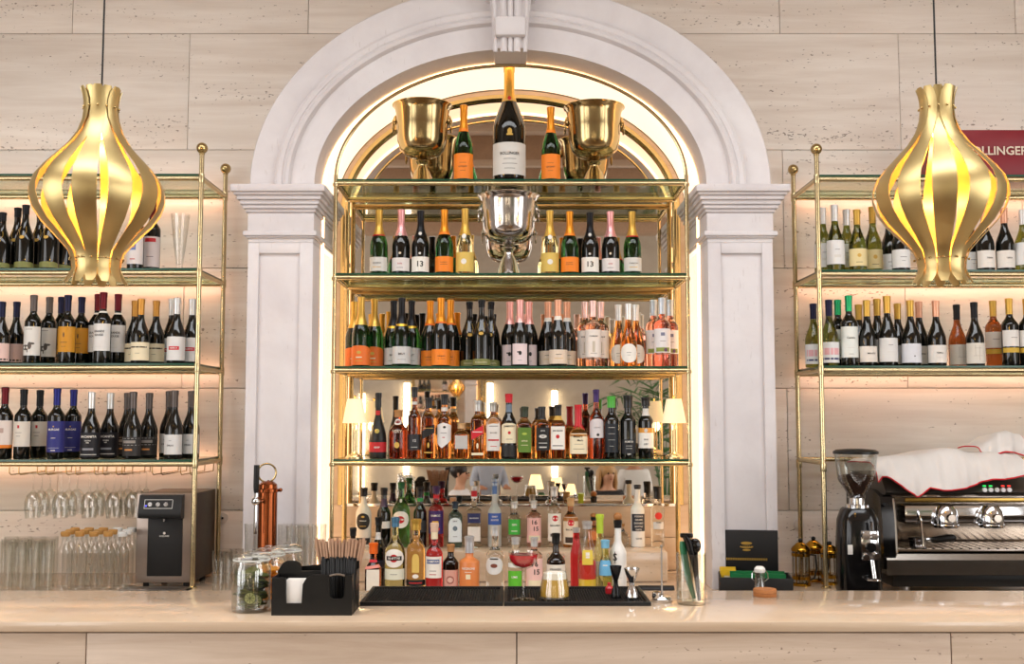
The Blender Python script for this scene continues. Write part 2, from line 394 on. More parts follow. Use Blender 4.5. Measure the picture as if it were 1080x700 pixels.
MB().bbox(-.115, .115, -.1, -.02, PZ(6, YF), PZ(-14, YF), .008).build('keystone_cap', LIME, ks)
# pilasters
ZP = {k: PZ(k, YF) for k in (197, 203, 212, 220, 228, 236, 246, 250, 256, 267)}
for s in (-1, 1):
    xi, xo = AI, PX(817, YF, 2) - XC - 0.0                  # inner and outer edges of the shaft
    pl = bpy.data.objects.new('pilaster', None); col.objects.link(pl); pl.parent = tr
    def b2(m, a, b, y0, y1, z0, z1, bev=.003):
        x0, x1 = sorted((s * a, s * b)); return m.bbox(x0, x1, y0, y1, z0, z1, bev)
    zt = ZP[256]
    m = MB(); b2(m, xi, xo, .014, YW - YF, ZBC, zt); m.build('shaft', LIME, pl)
    pi, po = xi + .062, xo - .05
    m = MB(); z1 = ZP[267]
    b2(m, xi, pi, 0, .02, ZBC, zt); b2(m, po, xo, 0, .02, ZBC, zt); b2(m, pi, po, 0, .02, z1, zt)
    m.build('shaft_frame', LIME, pl)
    cp = [(.0, 256, 251), (.010, 251, 249), (.020, 249, 244), (.003, 244, 224), (.012, 224, 220.5), (.024, 220.5, 216.5), (.034, 216.5, 212), (.046, 212, 207.5), (.058, 207.5, 204.5), (.07, 204.5, 197)]
    m = MB()
    for d, ya, yb in cp:
        b2(m, xi - d * .85, xo + d, -d, YW - YF, PZ(ya, YF), PZ(yb, YF), .0035)
    m.build('capital', LIME, pl)

# niche: jamb reveal whose LED wash is put in as emission, stone back below the mirror, mirror with brass frame
ni = bpy.data.objects.new('trim_2', None); col.objects.link(ni); ni['kind'] = 'structure'; ni.location = (XC, 0, 0)
def reveal(a, b, y0, y1, th, zb=ZBC):
    path = [(a, zb)] + [(a * math.cos(math.pi * i / 48), SPR + b * math.sin(math.pi * i / 48)) for i in range(49)] + [(-a, zb)]
    out = [(a + th, zb)] + [((a + th) * math.cos(math.pi * i / 48), SPR + (b + th) * math.sin(math.pi * i / 48)) for i in range(49)] + [(-a - th, zb)]
    g = []
    for (x, z), (X, Z) in zip(path, out): g.append([Vector((x, y0, z)), Vector((x, y1, z)), Vector((X, y1, Z)), Vector((X, y0, Z)), Vector((x, y0, z))])
    return MB().grid(g)
reveal(AI + .002, BI + .002, YF + .16, YF + .215, .05).build('stone_reveal', LIME, ni, 30)
reveal(AI, BI, YF + .216, YN - .01, .03).build('reveal_wash_glow', WASHGLOW, ni, 30)  # reveal lit by hidden LEDs; that light is its own glow here
reveal(AI - .012, BI - .012, YF + .205, YF + .2155, .012).build('added_glow_strip', ADDGLOW, ni, 30)  # glowing strip added to throw warm light onto the stone reveal
ZM = PZ(532, YN)
NB = stone('niche_back_stone', 'CDAF93', 'DCC3AB', pits=.3)
for a, b in ((-AI, -.31), (-.307, .31), (.313, AI)):
    MB().bbox(a, b, YN, YN + .06, ZBC, (ZBC + ZM) / 2 - .0015, .002).build('stone_panel', NB, ni)
for a, b in ((-AI, 0.0), (.003, AI)):
    MB().bbox(a, b, YN, YN + .06, (ZBC + ZM) / 2 + .0015, ZM, .002).build('stone_panel', NB, ni)
FA, FB = AI - .045, BI - .045
poly = [(FA * math.cos(math.pi * i / 48), SPR + FB * math.sin(math.pi * i / 48)) for i in range(49)] + [(-FA, ZM), (FA, ZM)]
mo = MB().prism(poly, YN + .003, YN + .012).build('mirror', MIRROR, None, 0); mo.location.x = XC
tag(mo, 'tall arched mirror filling the back of the niche behind the bottles', 'mirror')
full = [(AI * math.cos(math.pi * i / 48), SPR + BI * math.sin(math.pi * i / 48)) for i in range(49)] + [(-AI, ZM), (AI, ZM)]
MB().prism(full, YN + .013, YN + .06).build('niche_back', NB, ni, 0)
fr = [(FA, YN - .006, ZM)] + [(FA * math.cos(math.pi * i / 48), YN - .006, SPR + FB * math.sin(math.pi * i / 48)) for i in range(49)] + [(-FA, YN - .006, ZM)]
MB().tube(fr, .019, 10).build('mirror_frame', BRASSD, mo)
MB().bbox(-FA, FA, YN - .008, YN + .002, ZM - .008, ZM + .006, .002).build('bottom_trim', CHROME, mo)

# ------------------------------------------------------------------ bar counter in front, back counter, under-bar worktop
YB0 = .57 * F_PX / (655 - HOR); YB1 = .57 * F_PX / (622.5 - HOR)
YB0 = next(y / 1000 for y in range(2500, 4000) if PZ(655, y / 1000) <= ZBAR); YB1 = next(y / 1000 for y in range(2500, 4500) if PZ(622.5, y / 1000) <= ZBAR)
bar = thing('bar_counter', 'long pale travertine bar counter running along the front of the picture', 'counter', (0, YB0, 0))
MB().bbox(-4.6, 4.6, -.004, YB1 - YB0, ZBAR - .03, ZBAR, .004).build('worktop', BARTOP, bar)
jx = [PX(p, YB0, 1.0) for p in (90, 545, 1004)]
jx = [jx[0] - 1.21 * 2, jx[0] - 1.21] + jx + [jx[2] + 1.21, jx[2] + 2.42]
for a, b in zip(jx[:-1], jx[1:]):
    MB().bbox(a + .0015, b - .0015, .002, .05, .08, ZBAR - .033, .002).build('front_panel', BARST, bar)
MB().box(jx[0], jx[-1], .052, YB1 - YB0 - .03, .0, ZBAR - .031).build('carcass', pbr('carcass', '5A4A3C', .7), bar, 0)
ub = thing('underbar_worktop', 'low steel worktop behind the bar, mostly hidden by the counter', 'worktop', (0, YB1 + .01, 0))
MB().bbox(-3, 3, 0, .42, .81, .85, .004).build('top', STEEL, ub); MB().bbox(-3, 3, .02, .40, .0, .81, .004).build('cabinet_body', STEEL, ub)
bc = thing('back_counter', 'pale stone back counter under the shelves carrying bottles and machines', 'counter', (0, 4.58, 0))
MB().bbox(-4.6, 4.6, 0, YW - 4.58 - .003, ZBC - .04, ZBC, .004).build('worktop', BARTOP, bc)
for i in range(10):
    x = -4.5 + .9 * i
    MB().bbox(x + .003, x + .897, .03, .55, .0, ZBC - .042, .004).build('cabinet_front', pbr('cabinet_wood', '6A4E36', .45, var=.2), bc)
MB().bbox(XC - AI + .01, XC + AI - .01, YW - 4.58, YN - 4.58 - .002, ZBC - .04, ZBC, .004).build('niche_worktop', BARTOP, bc)
ZR = PZ(581, 5.22)
MB().bbox(PX(366, 5, 1), PX(711, 5, 1), 5.2, 5.50, ZBC, ZR, .008).build('bottle_step', BARTOP).location = (0, 0, 0)
tag(bpy.data.objects['bottle_step'], 'raised stone step behind the front row of liquor bottles', 'step')

# ------------------------------------------------------------------ brass shelf units
def zs(pys, Y): return [PZ(p, Y) for p in pys]
TR = .0115
def shelf(root, x0, x1, yf, yb, z, led=False, xs=None):
    """glass sheet on four brass rails; z is the top of the glass"""
    t = .009
    g = MB().box(x0 + .006, x1 - .006, yf - .006, yb + .006, z - t, z).build('shelf', SHELFG, root, 0)
    e = MB()
    e.box(x0 + .0055, x1 - .0055, yf - .0075, yf - .006, z - t, z).box(x0 + .0045, x0 + .006, yf - .006, yb, z - t, z).box(x1 - .006, x1 - .0045, yf - .006, yb, z - t, z)
    e.build('glass_edge', EDGEG, g, 0)
    zr = z - t - TR
    MB().tube([(x0, yf, zr), (x1, yf, zr)], TR, 12).build('front_rail', BRASS, root)
    MB().tube([(x0, yb, zr), (x1, yb, zr)], TR * 1.25, 12).build('back_rail', BRASSD if not led else BRASS, root)
    for x in (x0, x1): MB().tube([(x, yf, zr), (x, yb, zr)], TR * .9, 10).build('side_rail', BRASS, root)
    if led:
        MB().box(x0 + .03, x1 - .03, yb + .0145, yb + .021, zr - .010, zr - .001).build('light_strip', LED, root, 0)
# centre unit in the niche
CYF, CYB = 5.12, 5.51
cu = thing('brass_shelf_unit', 'arched brass and glass shelf unit in the niche, stacked with bottles', 'shelf')
cx0, cx1 = PX(352.5, CYF, 2.2), PX(725.5, CYF, 2.2)
CZ = zs((189, 288, 386, 484), CYF)
for z in CZ: shelf(cu, cx0, cx1, CYF, CYB, z)
for x in (cx0, cx1):
    MB().tube([(x, CYF, ZBC), (x, CYF, CZ[0] + .02)], .0095, 12).build('post', BRASS, cu)
    MB().tube([(x, CYB, ZBC), (x, CYB, CZ[0] + .02)], .0125, 12).build('post', BRASSD, cu)
    for z in CZ + [ZBC + .012]:
        for y in (CYF, CYB): MB().lathe([(.0135, z - .034), (.0145, z - .03), (.0145, z - .022), (.0135, z - .018)], 12, c=(x, y, 0)).build('collar', BRASS, cu)
cm, ca = (cx0 + cx1) / 2, (cx1 - cx0) / 2; cb = PZ(69, CYF) - CZ[0]
MB().tube([(cm + ca * math.cos(math.pi * i / 56), CYF, CZ[0] + cb * math.sin(math.pi * i / 56)) for i in range(57)], .0085, 10).build('arch_rail', BRASS, cu)
# side units
def side_unit(x_in, x_out, pys, label, full_last):
    s = 1 if x_out > x_in else -1
    u = thing('brass_shelf_unit', label, 'shelf'); yf, yb = 5.0, 5.42
    z4 = zs(pys, yf); x0, x1 = sorted((x_in, x_out))
    for i, z in enumerate(z4):
        if i == 3 and not full_last:
            zr = z
            for y in (yb,): MB().tube([(x0, y, zr), (x1, y, zr)], TR, 12).build('back_rail', BRASS, u)
            MB().tube([(x_in, yf, zr), (x_in, yb, zr)], TR, 12).build('side_rail', BRASS, u)
        else: shelf(u, x0, x1, yf, yb, z, led=True)
    for x in (x_in, x_out):
        for y in (yf, yb):
            zt = z4[0] + .095
            po = MB().tube([(x, y, ZBC), (x, y, zt)], .0115, 12).build('post', BRASS, u)
            MB().lathe([(.013, zt - .004), (.013, zt + .004), (.009, zt + .008)], 12, c=(x, y, 0)).sphere((x, y, zt + .027), .0265, 18, 12).build('ball_finial', BRASSD, po)
            for z in z4: MB().lathe([(.0138, z - .04), (.0145, z - .037), (.0145, z - .003), (.0138, z)], 12, c=(x, y, 0)).build('collar', BRASS, po)
            MB().lathe([(.022, ZBC), (.022, ZBC + .006), (.013, ZBC + .012)], 14, c=(x, y, 0)).build('foot', BRASS, po)
    return u, z4
lu, LZ = side_unit(PX(209.5, 5, 2.2), PX(209.5, 5, 2.2) - 2.1, (183.5, 283, 383, 484.5), 'brass and glass wall shelf on the left, holding rows of red wine', True)
ru, RZ = side_unit(PX(864.5, 5, 2.2), PX(864.5, 5, 2.2) + 2.1, (184.5, 284.5, 385.5, 488), 'brass and glass wall shelf on the right, above the coffee machine', False)

# ------------------------------------------------------------------ bottles
def spline(R, H, s0, s1, rn, lip=True, heel=.006, pw=1.0):
    pr = [(R * .86, 0.0), (R * .96, .0015), (R, heel)]
    pr += [(R, H * s0 * .5), (R, H * s0)]
    for i in range(1, 9):
        t = i / 8; k = (1 + math.cos(math.pi * t ** pw)) / 2
        pr.append((rn + (R - rn) * k, H * (s0 + (s1 - s0) * t)))
    if lip: pr += [(rn * .97, H * .955), (rn * 1.12, H * .96), (rn * 1.12, H * .995), (rn * .9, H)]
    else: pr += [(rn, H)]
    return pr
def radius_at(pr, z):
    for (r0, z0), (r1, z1) in zip(pr[:-1], pr[1:]):
        if z0 <= z <= z1 and z1 > z0: return r0 + (r1 - r0) * (z - z0) / (z1 - z0)
    return pr[-1][0]
def band(pr, z0, z1, ha, off, n, shape=None, steps=5):
    """a sheet wrapped on the bottle between heights z0..z1 and angles +-ha; shape(u)->(lo,hi) trims its height"""
    rows = []
    N = 14
    for k in range(steps + 1):
        row = []
        for i in range(N + 1):
            u = -1 + 2 * i / N; a = R_(ha) * u
            lo, hi = shape(u) if shape else (0, 1)
            z = z0 + (z1 - z0) * (lo + (hi - lo) * k / steps)
            r = radius_at(pr, z) * sup(a, n) + off
            row.append((r * math.sin(a), -r * math.cos(a), z))
        rows.append(row)
    return MB().grid(rows)
SHAPES = {'arch': lambda u: (0, .72 + .28 * math.sqrt(max(0, 1 - u * u))), 'oval': lambda u: (.5 - .5 * math.sqrt(max(0, 1 - u * u * .98)), .5 + .5 * math.sqrt(max(0, 1 - u * u * .98))),
          'diamond': lambda u: (.28 * abs(u + .2), 1 - .1 * abs(u)), 'slant': lambda u: (.22 + .22 * u, .78 + .22 * u), 'point': lambda u: (.35 * (1 - abs(u)) * 0 + .3 * abs(u) * 0, 1)}
def on_bottle(pr, n, vs, zc, off, xoff=0):
    out = []
    for x, z in vs:
        zz = zc + z; r0 = radius_at(pr, zz); a = (x + xoff) / max(r0, .01); r = r0 * sup(a, n) + off
        out.append((r * math.sin(a), -r * math.cos(a), zz))
    return out
KINDS = {}
def kind(key, name, R, H, s0, s1, rn, glass, cap=None, labels=(), prints=(), sq=2, lip=True, pw=1.0, extra=None, liquid=None, seg=20):
    """build the meshes of one kind of bottle. cap=(z0 fraction, material, kind word, extra radius); labels=[(z0,z1,half angle,material,shape,name)];
    prints=[(text or shape, z fraction, size, material, label index or None, x offset, w, h)]"""
    pr = spline(R, H, s0, s1, rn, lip, pw=pw)
    parts = []
    ns = (lambda k: sq if k <= 5 else 2 + (sq - 2) * max(0, (12 - k) / 7)) if sq > 2 else None
    if sq > 2: seg = 28
    parts.append(('glass', MB().lathe(pr, seg, nfun=ns).mesh('glass', glass, 40), None))
    if cap:
        c0, cmat, cname, ex = cap; z0 = H * c0
        cp = [(radius_at(pr, z0) + .0008 + ex, z0)]
        for i in range(1, 6):
            z = z0 + (H - z0) * i / 6; cp.append((max(radius_at(pr, z), rn) + .0008 + ex, z))
        cp += [(rn * 1.06 + .0012 + ex, H * .965), (rn * 1.12 + .001 + ex, H + .0005), (rn * .9 + ex, H + .003)]
        parts.append((cname, MB().lathe(cp, seg).mesh(cname, cmat, 40), None))
    li = []
    for lb in labels:
        z0, z1, ha, lm = lb[:4]; shp = SHAPES.get(lb[4]) if len(lb) > 4 and lb[4] else None; ln = lb[5] if len(lb) > 5 else 'label'
        parts.append((ln, band(pr, z0 * H, z1 * H, ha, .0009, sq, shp).mesh(ln, lm, 60, recalc=False), None)); li.append(len(parts) - 1)
    for p in prints:
        what, zf, size, pm, lab = p[:5]; xo = p[5] if len(p) > 5 else 0
        par = li[lab] if lab is not None else None
        if what == 'rect' or what == 'disc':
            w_, h_ = p[6], p[7]; zc = zf * H; mb = MB()
            if what == 'rect':
                NX = 6; vs = [(-w_ / 2 + w_ * i / NX, q) for q in (-h_ / 2, h_ / 2) for i in range(NX + 1)]
                fs = [(i, i + 1, i + NX + 2, i + NX + 1) for i in range(NX)]
            else:
                vs = [(0, 0)] + [(w_ / 2 * math.cos(2 * math.pi * i / 16), h_ / 2 * math.sin(2 * math.pi * i / 16)) for i in range(16)]
                fs = [(0, 1 + i, 1 + (i + 1) % 16) for i in range(16)]
            mb.add(on_bottle(pr, sq, vs, zc, .0014 + size, xo), fs)
            parts.append(('emblem', mb.mesh('emblem', pm, 60, recalc=False), par))
        else:
            vs, fs = text_raw(what, size)
            parts.append(('lettering', MB().add(on_bottle(pr, sq, vs, zf * H, .0019, xo), fs).mesh('lettering', pm, 0, recalc=False), par))
    if extra: parts += extra(pr)
    KINDS[key] = dict(name=name, H=H, R=R, parts=parts)
random.seed(7)
def bottle(key, px, Y, z, top, label, group=None, cat='bottle', hs=None):
    k = KINDS[key]
    if hs is None: hs = (PZ(top, Y) - z) / (k['H'] + .003)
    o = thing(k['name'], label, cat, (PX(px, Y, z + .1), Y, z), R_(random.uniform(-7, 7)), group)
    o.scale = (1 + (hs - 1) * .35, 1 + (hs - 1) * .35, hs)
    objs = []
    for nm, me, par in k['parts']:
        objs.append(inst(nm, me, objs[par] if par is not None else o))
    return o
Wt, Bk, Gd = paper('E9E4DA'), paper('1A1816'), paper('C9A24A')
WG = paper('D2CFC8'); CREAM = paper('E6D9B8'); OR = paper('EE8320'); RD = paper('B81F24'); RED2 = paper('C8202C')
GOLDF = foil('C9A048'); ORF = foil('D98A22'); PINKF = foil('E2A0A0'); ROSEF = foil('D9A184'); BLKF = foil('17171A'); REDF = foil('5E1019'); WHF = foil('D8D8D6')
GREYF = foil('5A524E'); GRNF = foil('1F9A62'); NAVYF = foil('191B36'); BLUF = foil('20246A'); PURF = foil('3A2A5A'); PALEP = foil('E6C2BC'); ICEF = foil('C4CCD4')
DK = paper('3A332E')
CH = dict(R=.043, H=.315, s0=.43, s1=.80, rn=.0148)
# champagnes
kind('ch_yellow', 'champagne_bottle', glass=GGREEN, cap=(.70, ORF, 'foil', .0006), labels=[(.05, .37, 80, OR), (.66, .71, 180, OR, None, 'collar_label')], prints=[('CLICQUOT', .2, .0055, DK, 0), ('rect', .25, 0, DK, 0, 0, .03, .0012), ('rect', .15, 0, DK, 0, 0, .024, .0012)], **CH)
def chain(pr):
    p = []
    p.append(('neck_medallion', MB().add(on_bottle(pr, 2, [(.011 * math.cos(a * .5236), .008 * math.sin(a * .5236)) for a in range(12)], .155, .003), [tuple(range(12))]).mesh('neck_medallion', Gd, 0, recalc=False), None))
    for s in (-1, 1):
        vs = on_bottle(pr, 2, [(s * .009, .006), (s * .016, .03), (s * .011, .055)], .155, .002)
        p.append(('neck_cord', MB().tube(vs, .0009, 5).mesh('neck_cord', Gd), None))
    return p
kind('magnum', 'champagne_bottle', .078, .53, .45, .82, .0225, GDARK, cap=(.72, GOLDF, 'foil', .0012), labels=[(.06, .33, 78, WG), (.70, .745, 180, paper('C8A050'), None, 'collar_label')],
     prints=[('BOLLINGER', .235, .0125, DK, 0), ('rect', .19, 0, DK, 0, 0, .06, .002), ('rect', .15, 0, DK, 0, 0, .07, .002), ('rect', .11, 0, DK, 0, 0, .05, .002), ('disc', .42, 0, Gd, None, 0, .022, .03), ('rect', .395, 0, Gd, None, 0, .03, .008), ('disc', .725, .001, RD, 1, 0, .016, .02)])
kind('ch_moet', 'champagne_bottle', glass=GGREEN, cap=(.62, GOLDF, 'foil', .0005), labels=[(.06, .27, 75, WG), (.60, .66, 180, RD, None, 'collar_label')], prints=[('CHANDON', .18, .0055, DK, 0), ('rect', .12, 0, GOLDF, 0, 0, .04, .003)], **CH)
kind('ch_pink', 'champagne_bottle', glass=GDARK, cap=(.60, PINKF, 'foil', .0005), labels=[(.06, .26, 75, paper('DDD6D2'))], prints=[('ROSE', .17, .006, RD, 0), ('rect', .11, 0, DK, 0, 0, .03, .002), ('disc', .33, 0, paper('D9C9B0'), None, 0, .012, .012), ('disc', .62, .001, WG, None, 0, .016, .018)], **CH)
kind('ch_13', 'champagne_bottle', glass=GDARK, cap=(.60, BLKF, 'foil', .0005), labels=[(.05, .28, 72, Wt)], prints=[('13', .165, .026, Bk, 0), ('disc', .33, 0, WG, None, 0, .012, .012), ('disc', .64, .001, WG, None, 0, .015, .018)], **CH)
kind('ch_orange', 'champagne_bottle', glass=GGREEN, cap=(.66, ORF, 'foil', .0005), labels=[(.05, .28, 80, OR), (.62, .67, 180, OR, None, 'collar_label')], prints=[('rect', .16, 0, DK, 0, 0, .035, .0016), ('CLICQUOT', .19, .0045, DK, 0)], **CH)
kind('ch_clear', 'champagne_bottle', glass=GCHAMP, cap=(.60, GOLDF, 'foil', .0005), labels=[(.05, .34, 80, paper('D8B85C'))], prints=[('disc', .2, 0, Wt, 0, 0, .026, .026), ('disc', .58, .001, Wt, None, 0, .02, .024)], **CH)
kind('g_orange', 'champagne_bottle', glass=GGREEN, cap=(.60, GOLDF, 'foil', .0004), labels=[(.02, .30, 95, paper('E5722A'), 'arch')], prints=[('disc', .20, 0, Gd, 0, 0, .02, .014), ('rect', .13, 0, CREAM, 0, 0, .028, .005), ('rect', .08, 0, Gd, 0, 0, .036, .0025)], **CH)
kind('g_grey', 'champagne_bottle', glass=GGREEN, cap=(.62, BLKF, 'foil', .0004), labels=[(.04, .29, 90, paper('C9C8C4')), (.585, .64, 60, foil('C9A030'), 'oval', 'neck_medallion')], prints=[('BRUT', .18, .009, DK, 0), ('rect', .10, 0, DK, 0, 0, .04, .0015)], **CH)
kind('g_orng2', 'champagne_bottle', glass=GDARK, cap=(.66, ORF, 'foil', .0005), labels=[(.02, .25, 85, OR), (.63, .68, 180, paper('E06A14'), None, 'collar_label')], prints=[('CLICQUOT', .15, .005, DK, 0), ('rect', .11, 0, DK, 0, 0, .035, .0012)], **CH)
kind('g_dark', 'champagne_bottle', glass=GDARK, cap=(.89, BLKF, 'foil', .0006), labels=[(.02, .115, 85, paper('7E8048'), 'arch')], prints=[('FRANCIACORTA', .06, .0055, CREAM, 0)], extra=chain, **CH)
kind('g_pink', 'champagne_bottle', glass=GDARK, cap=(.66, foil('E9A9A2'), 'foil', .0004), labels=[(.03, .34, 52, paper('E3D0D0'))], prints=[('disc', .2, 0, Bk, 0, .002, .014, .02), ('rect', .215, .0001, Bk, 0, -.006, .012, .006), ('rect', .09, 0, DK, 0, 0, .02, .0015)], **CH)
kind('g_rose', 'champagne_bottle', glass=GDARK, cap=(.76, ROSEF, 'foil', .0004), labels=[(.04, .25, 85, paper('E0CDB8')), (.70, .765, 180, Wt, None, 'collar_label')], prints=[('rect', .18, 0, DK, 0, 0, .028, .002), ('rect', .12, 0, Gd, 0, 0, .04, .002)], **CH)
BX = dict(R=.0372, H=.30, s0=.60, s1=.76, rn=.0142)
BG = dict(R=.041, H=.295, s0=.40, s1=.76, rn=.0143)
kind('rose_big', 'wine_bottle', glass=GROSE, cap=(.76, PALEP, 'capsule', .0003), labels=[(.14, .56, 85, paper('E6DCD2'))], prints=[('DOMAINE', .46, .006, DK, 0), ('rect', .30, 0, paper('C8BCA8'), 0, 0, .012, .05), ('rect', .2, 0, DK, 0, 0, .03, .0015)], **BX)
kind('orange_oval', 'wine_bottle', glass=GORNG, cap=(.75, WHF, 'capsule', .0003), labels=[(.06, .36, 62, Wt, 'oval')], prints=[('rect', .22, 0, DK, 0, 0, .022, .0015), ('rect', .18, 0, DK, 0, 0, .016, .0012)], **dict(BG, s0=.30))
kind('pink_wine', 'wine_bottle', glass=GPINK, cap=(.77, ICEF, 'capsule', .0003), labels=[(.20, .55, 82, paper('E8E2E0'))], prints=[('rect', .47, 0, paper('7A7A90'), 0, 0, .018, .014), ('rect', .37, 0, DK, 0, 0, .026, .0015), ('rect', .245, 0, paper('8E9A4C'), 0, 0, .066, .018), ('disc', .24, .0003, paper('6C4A6A'), 0, .012, .016, .016)], **BX)
# wines on the side shelves
def wine(key, cap, shape, labels, prints=(), glass=GDARK, c0=None): kind(key, 'wine_bottle', glass=glass, cap=(c0 or (.77 if shape is BX else .76), cap, 'capsule', .0004), labels=labels, prints=prints, **shape)
wine('w_purple', NAVYF, BG, [(.04, .33, 80, paper('E3C2B8'))], [('rect', .07, 0, DK, 0, 0, .09, .008)])
wine('w_horse', GREYF, BX, [(.12, .54, 85, paper('DAD7D0'))], [('disc', .235, 0, paper('5A524C'), 0, -.014, .040, .024), ('disc', .262, .0002, paper('5A524C'), 0, .005, .017, .032), ('disc', .292, .0004, paper('5A524C'), 0, .015, .022, .010), ('rect', .19, .0001, paper('5A524C'), 0, -.004, .005, .016), ('rect', .5, 0, DK, 0, 0, .03, .0016)])
wine('w_amber', NAVYF, BX, [(.17, .54, 88, paper('C98B22'))], [('disc', .42, 0, DK, 0, 0, .006, .022), ('rect', .31, 0, DK, 0, 0, .03, .002), ('rect', .25, 0, DK, 0, 0, .02, .0015)])
wine('w_grande', REDF, BX, [(.18, .56, 85, paper('DCDAD6')), (.715, .74, 180, Wt, None, 'collar_label')], [('GRANDE', .45, .0085, Bk, 0), ('ROUGE', .40, .0085, Bk, 0), ('rect', .24, 0, WG, 0, 0, .03, .002)])
wine('w_cream', foil('C08A3E'), BG, [(.05, .33, 88, CREAM)], [('rect', .255, 0, Bk, 0, 0, .085, .006), ('rect', .16, 0, DK, 0, 0, .02, .0015)])
wine('w_redtag', WHF, BG, [(.05, .41, 84, paper('DBD8D4'))], [('rect', .235, 0, RED2, 0, 0, .048, .016), ('RESERVA', .235, .006, Wt, 0)])
wine('w_redcap', REDF, BX, [(.2, .54, 85, paper('DCCFC6')), (.155, .2, 85, paper('E07A1E'), None, 'stripe_label'), (.80, .825, 180, Wt, None, 'collar_label')], [('rect', .4, 0, paper('B89C90'), 0, 0, .024, .02)])
wine('w_badge', BLKF, BX, [(.18, .54, 85, paper('D9D0C2'))], [('rect', .465, 0, RD, 0, 0, .009, .013), ('rect', .38, 0, DK, 0, 0, .03, .0015), ('rect', .33, 0, DK, 0, 0, .02, .0015), ('rect', .24, 0, WG, 0, 0, .03, .002)])
wine('w_blue', BLUF, BX, [(.10, .54, 92, paper('2E3076'))], [('MURGAS', .42, .0085, Wt, 0), ('rect', .3, 0, WG, 0, 0, .02, .002), ('rect', .16, 0, WG, 0, 0, .05, .0012), ('rect', .125, 0, Wt, 0, 0, .02, .003), ('disc', .465, 0, Gd, 0, 0, .006, .006)])
wine('w_cita', WHF, dict(BG, R=.043), [(.03, .40, 88, paper('15141A'))], [('MACANITA', .335, .010, Wt, 0), ('DOURO', .275, .005, Wt, 0), ('RED', .245, .005, Wt, 0), ('rect', .15, 0, paper('8A8A90'), 0, 0, .05, .009), ('rect', .07, 0, WG, 0, 0, .08, .003)])
wine('w_band', GREYF, BG, [(.05, .33, 90, paper('2C2826'))], [('rect', .31, 0, WG, 0, 0, .1, .0012), ('rect', .21, 0, WG, 0, 0, .1, .0012), ('rect', .26, 0, paper('8C857E'), 0, 0, .062, .012), ('rect', .14, 0, paper('D08A4A'), 0, 0, .035, .007)])
wine('w_greylab', GREYF, BG, [(.07, .36, 82, paper('D6D4D0'))], [('SYRAH', .2, .007, DK, 0), ('rect', .27, 0, DK, 0, 0, .012, .0015)])
wine('w_art', BLKF, BX, [(.08, .50, 80, paper('D8CFCB'))], [('rect', .33, 0, paper('6A78A8'), 0, 0, .028, .03), ('disc', .34, .0003, paper('C08A6A'), 0, .003, .014, .016), ('rect', .15, 0, RD, 0, 0, .024, .004)])
wine('w_redneck', REDF, BX, [(.08, .50, 80, paper('D5C7C4'))], [('rect', .45, 0, RD, 0, 0, .05, .016), ('rect', .22, 0, DK, 0, 0, .03, .002)])
wine('w_white', WHF, BG, [(.1, .46, 84, paper('DADAD8'))], [('rect', .32, 0, DK, 0, 0, .022, .0016), ('rect', .22, 0, WG, 0, 0, .03, .012)], glass=GOLIVE)
wine('w_gold', GOLDF, BG, [(.08, .36, 80, paper('DCCB96'))], [('disc', .25, 0, Gd, 0, 0, .018, .018), ('rect', .14, 0, DK, 0, 0, .03, .002)], glass=GOLIVE)
wine('w_plain', BLKF, BG, [(.05, .34, 84, paper('DCDAD6'))], [('rect', .22, 0, DK, 0, 0, .03, .0022), ('rect', .16, 0, DK, 0, 0, .016, .0015)])
wine('w_rosecap', ROSEF, BG, [(.05, .32, 84, paper('E0DAD2'))], [('TERRA', .2, .0065, DK, 0), ('rect', .13, 0, WG, 0, 0, .03, .002)])
wine('w_stripe', NAVYF, BG, [(.05, .36, 88, paper('D8DADA'))], [('rect', .22, 0, paper('DCA8AC'), 0, 0, .09, .03), ('rect', .11, 0, paper('2A2A5A'), 0, 0, .09, .008)], glass=GOLIVE)
wine('w_greencap', GRNF, BX, [(.12, .56, 84, paper('DCE0DA'))], [('Castelo', .4, .008, DK, 0), ('rect', .26, 0, WG, 0, 0, .03, .002), ('rect', .17, 0, DK, 0, 0, .02, .0014)], c0=.78)
wine('w_goldcap', GOLDF, BG, [(.06, .30, 84, paper('DED6CC'))], [('MONTES', .19, .0065, DK, 0), ('rect', .11, 0, WG, 0, 0, .03, .002)])
wine('w_goldtall', GOLDF, BG, [(.06, .40, 82, paper('DAD8D4'))], [('rect', .3, 0, DK, 0, 0, .02, .0016), ('rect', .2, 0, WG, 0, 0, .03, .002)])
wine('w_dot', GOLDF, dict(BG, R=.043), [(.05, .34, 86, paper('D8D8DC'))], [('disc', .15, 0, Bk, 0, .004, .006, .006)])
wine('w_vine', BLKF, BG, [(.04, .36, 84, paper('D5CFC4'))], [('rect', .24, 0, paper('A89F92'), 0, -.012, .0016, .05), ('rect', .2, 0, paper('A89F92'), 0, .006, .0016, .07), ('rect', .16, 0, paper('A89F92'), 0, 0, .04, .0014), ('rect', .28, 0, paper('A89F92'), 0, 0, .03, .0014)])
wine('w_vineb', BLKF, BG, [(.04, .36, 84, paper('D5CFC4'))], [('rect', .24, 0, paper('A89F92'), 0, -.012, .0016, .05), ('rect', .2, 0, paper('A89F92'), 0, .006, .0016, .07), ('rect', .16, 0, paper('A89F92'), 0, 0, .04, .0014)], glass=GAMBD)
wine('w_goldband', GOLDF, BX, [(.29, .53, 84, paper('DCD8D2')), (.2, .27, 84, paper('C8A43C'), None, 'stripe_label')], [('rect', .42, 0, DK, 0, 0, .03, .0018)])
wine('w_goldbandb', GOLDF, BX, [(.29, .53, 84, paper('D8D0C6')), (.2, .27, 84, paper('C8A43C'), None, 'stripe_label')], [('rect', .42, 0, DK, 0, 0, .03, .0018)], glass=GAMBD)
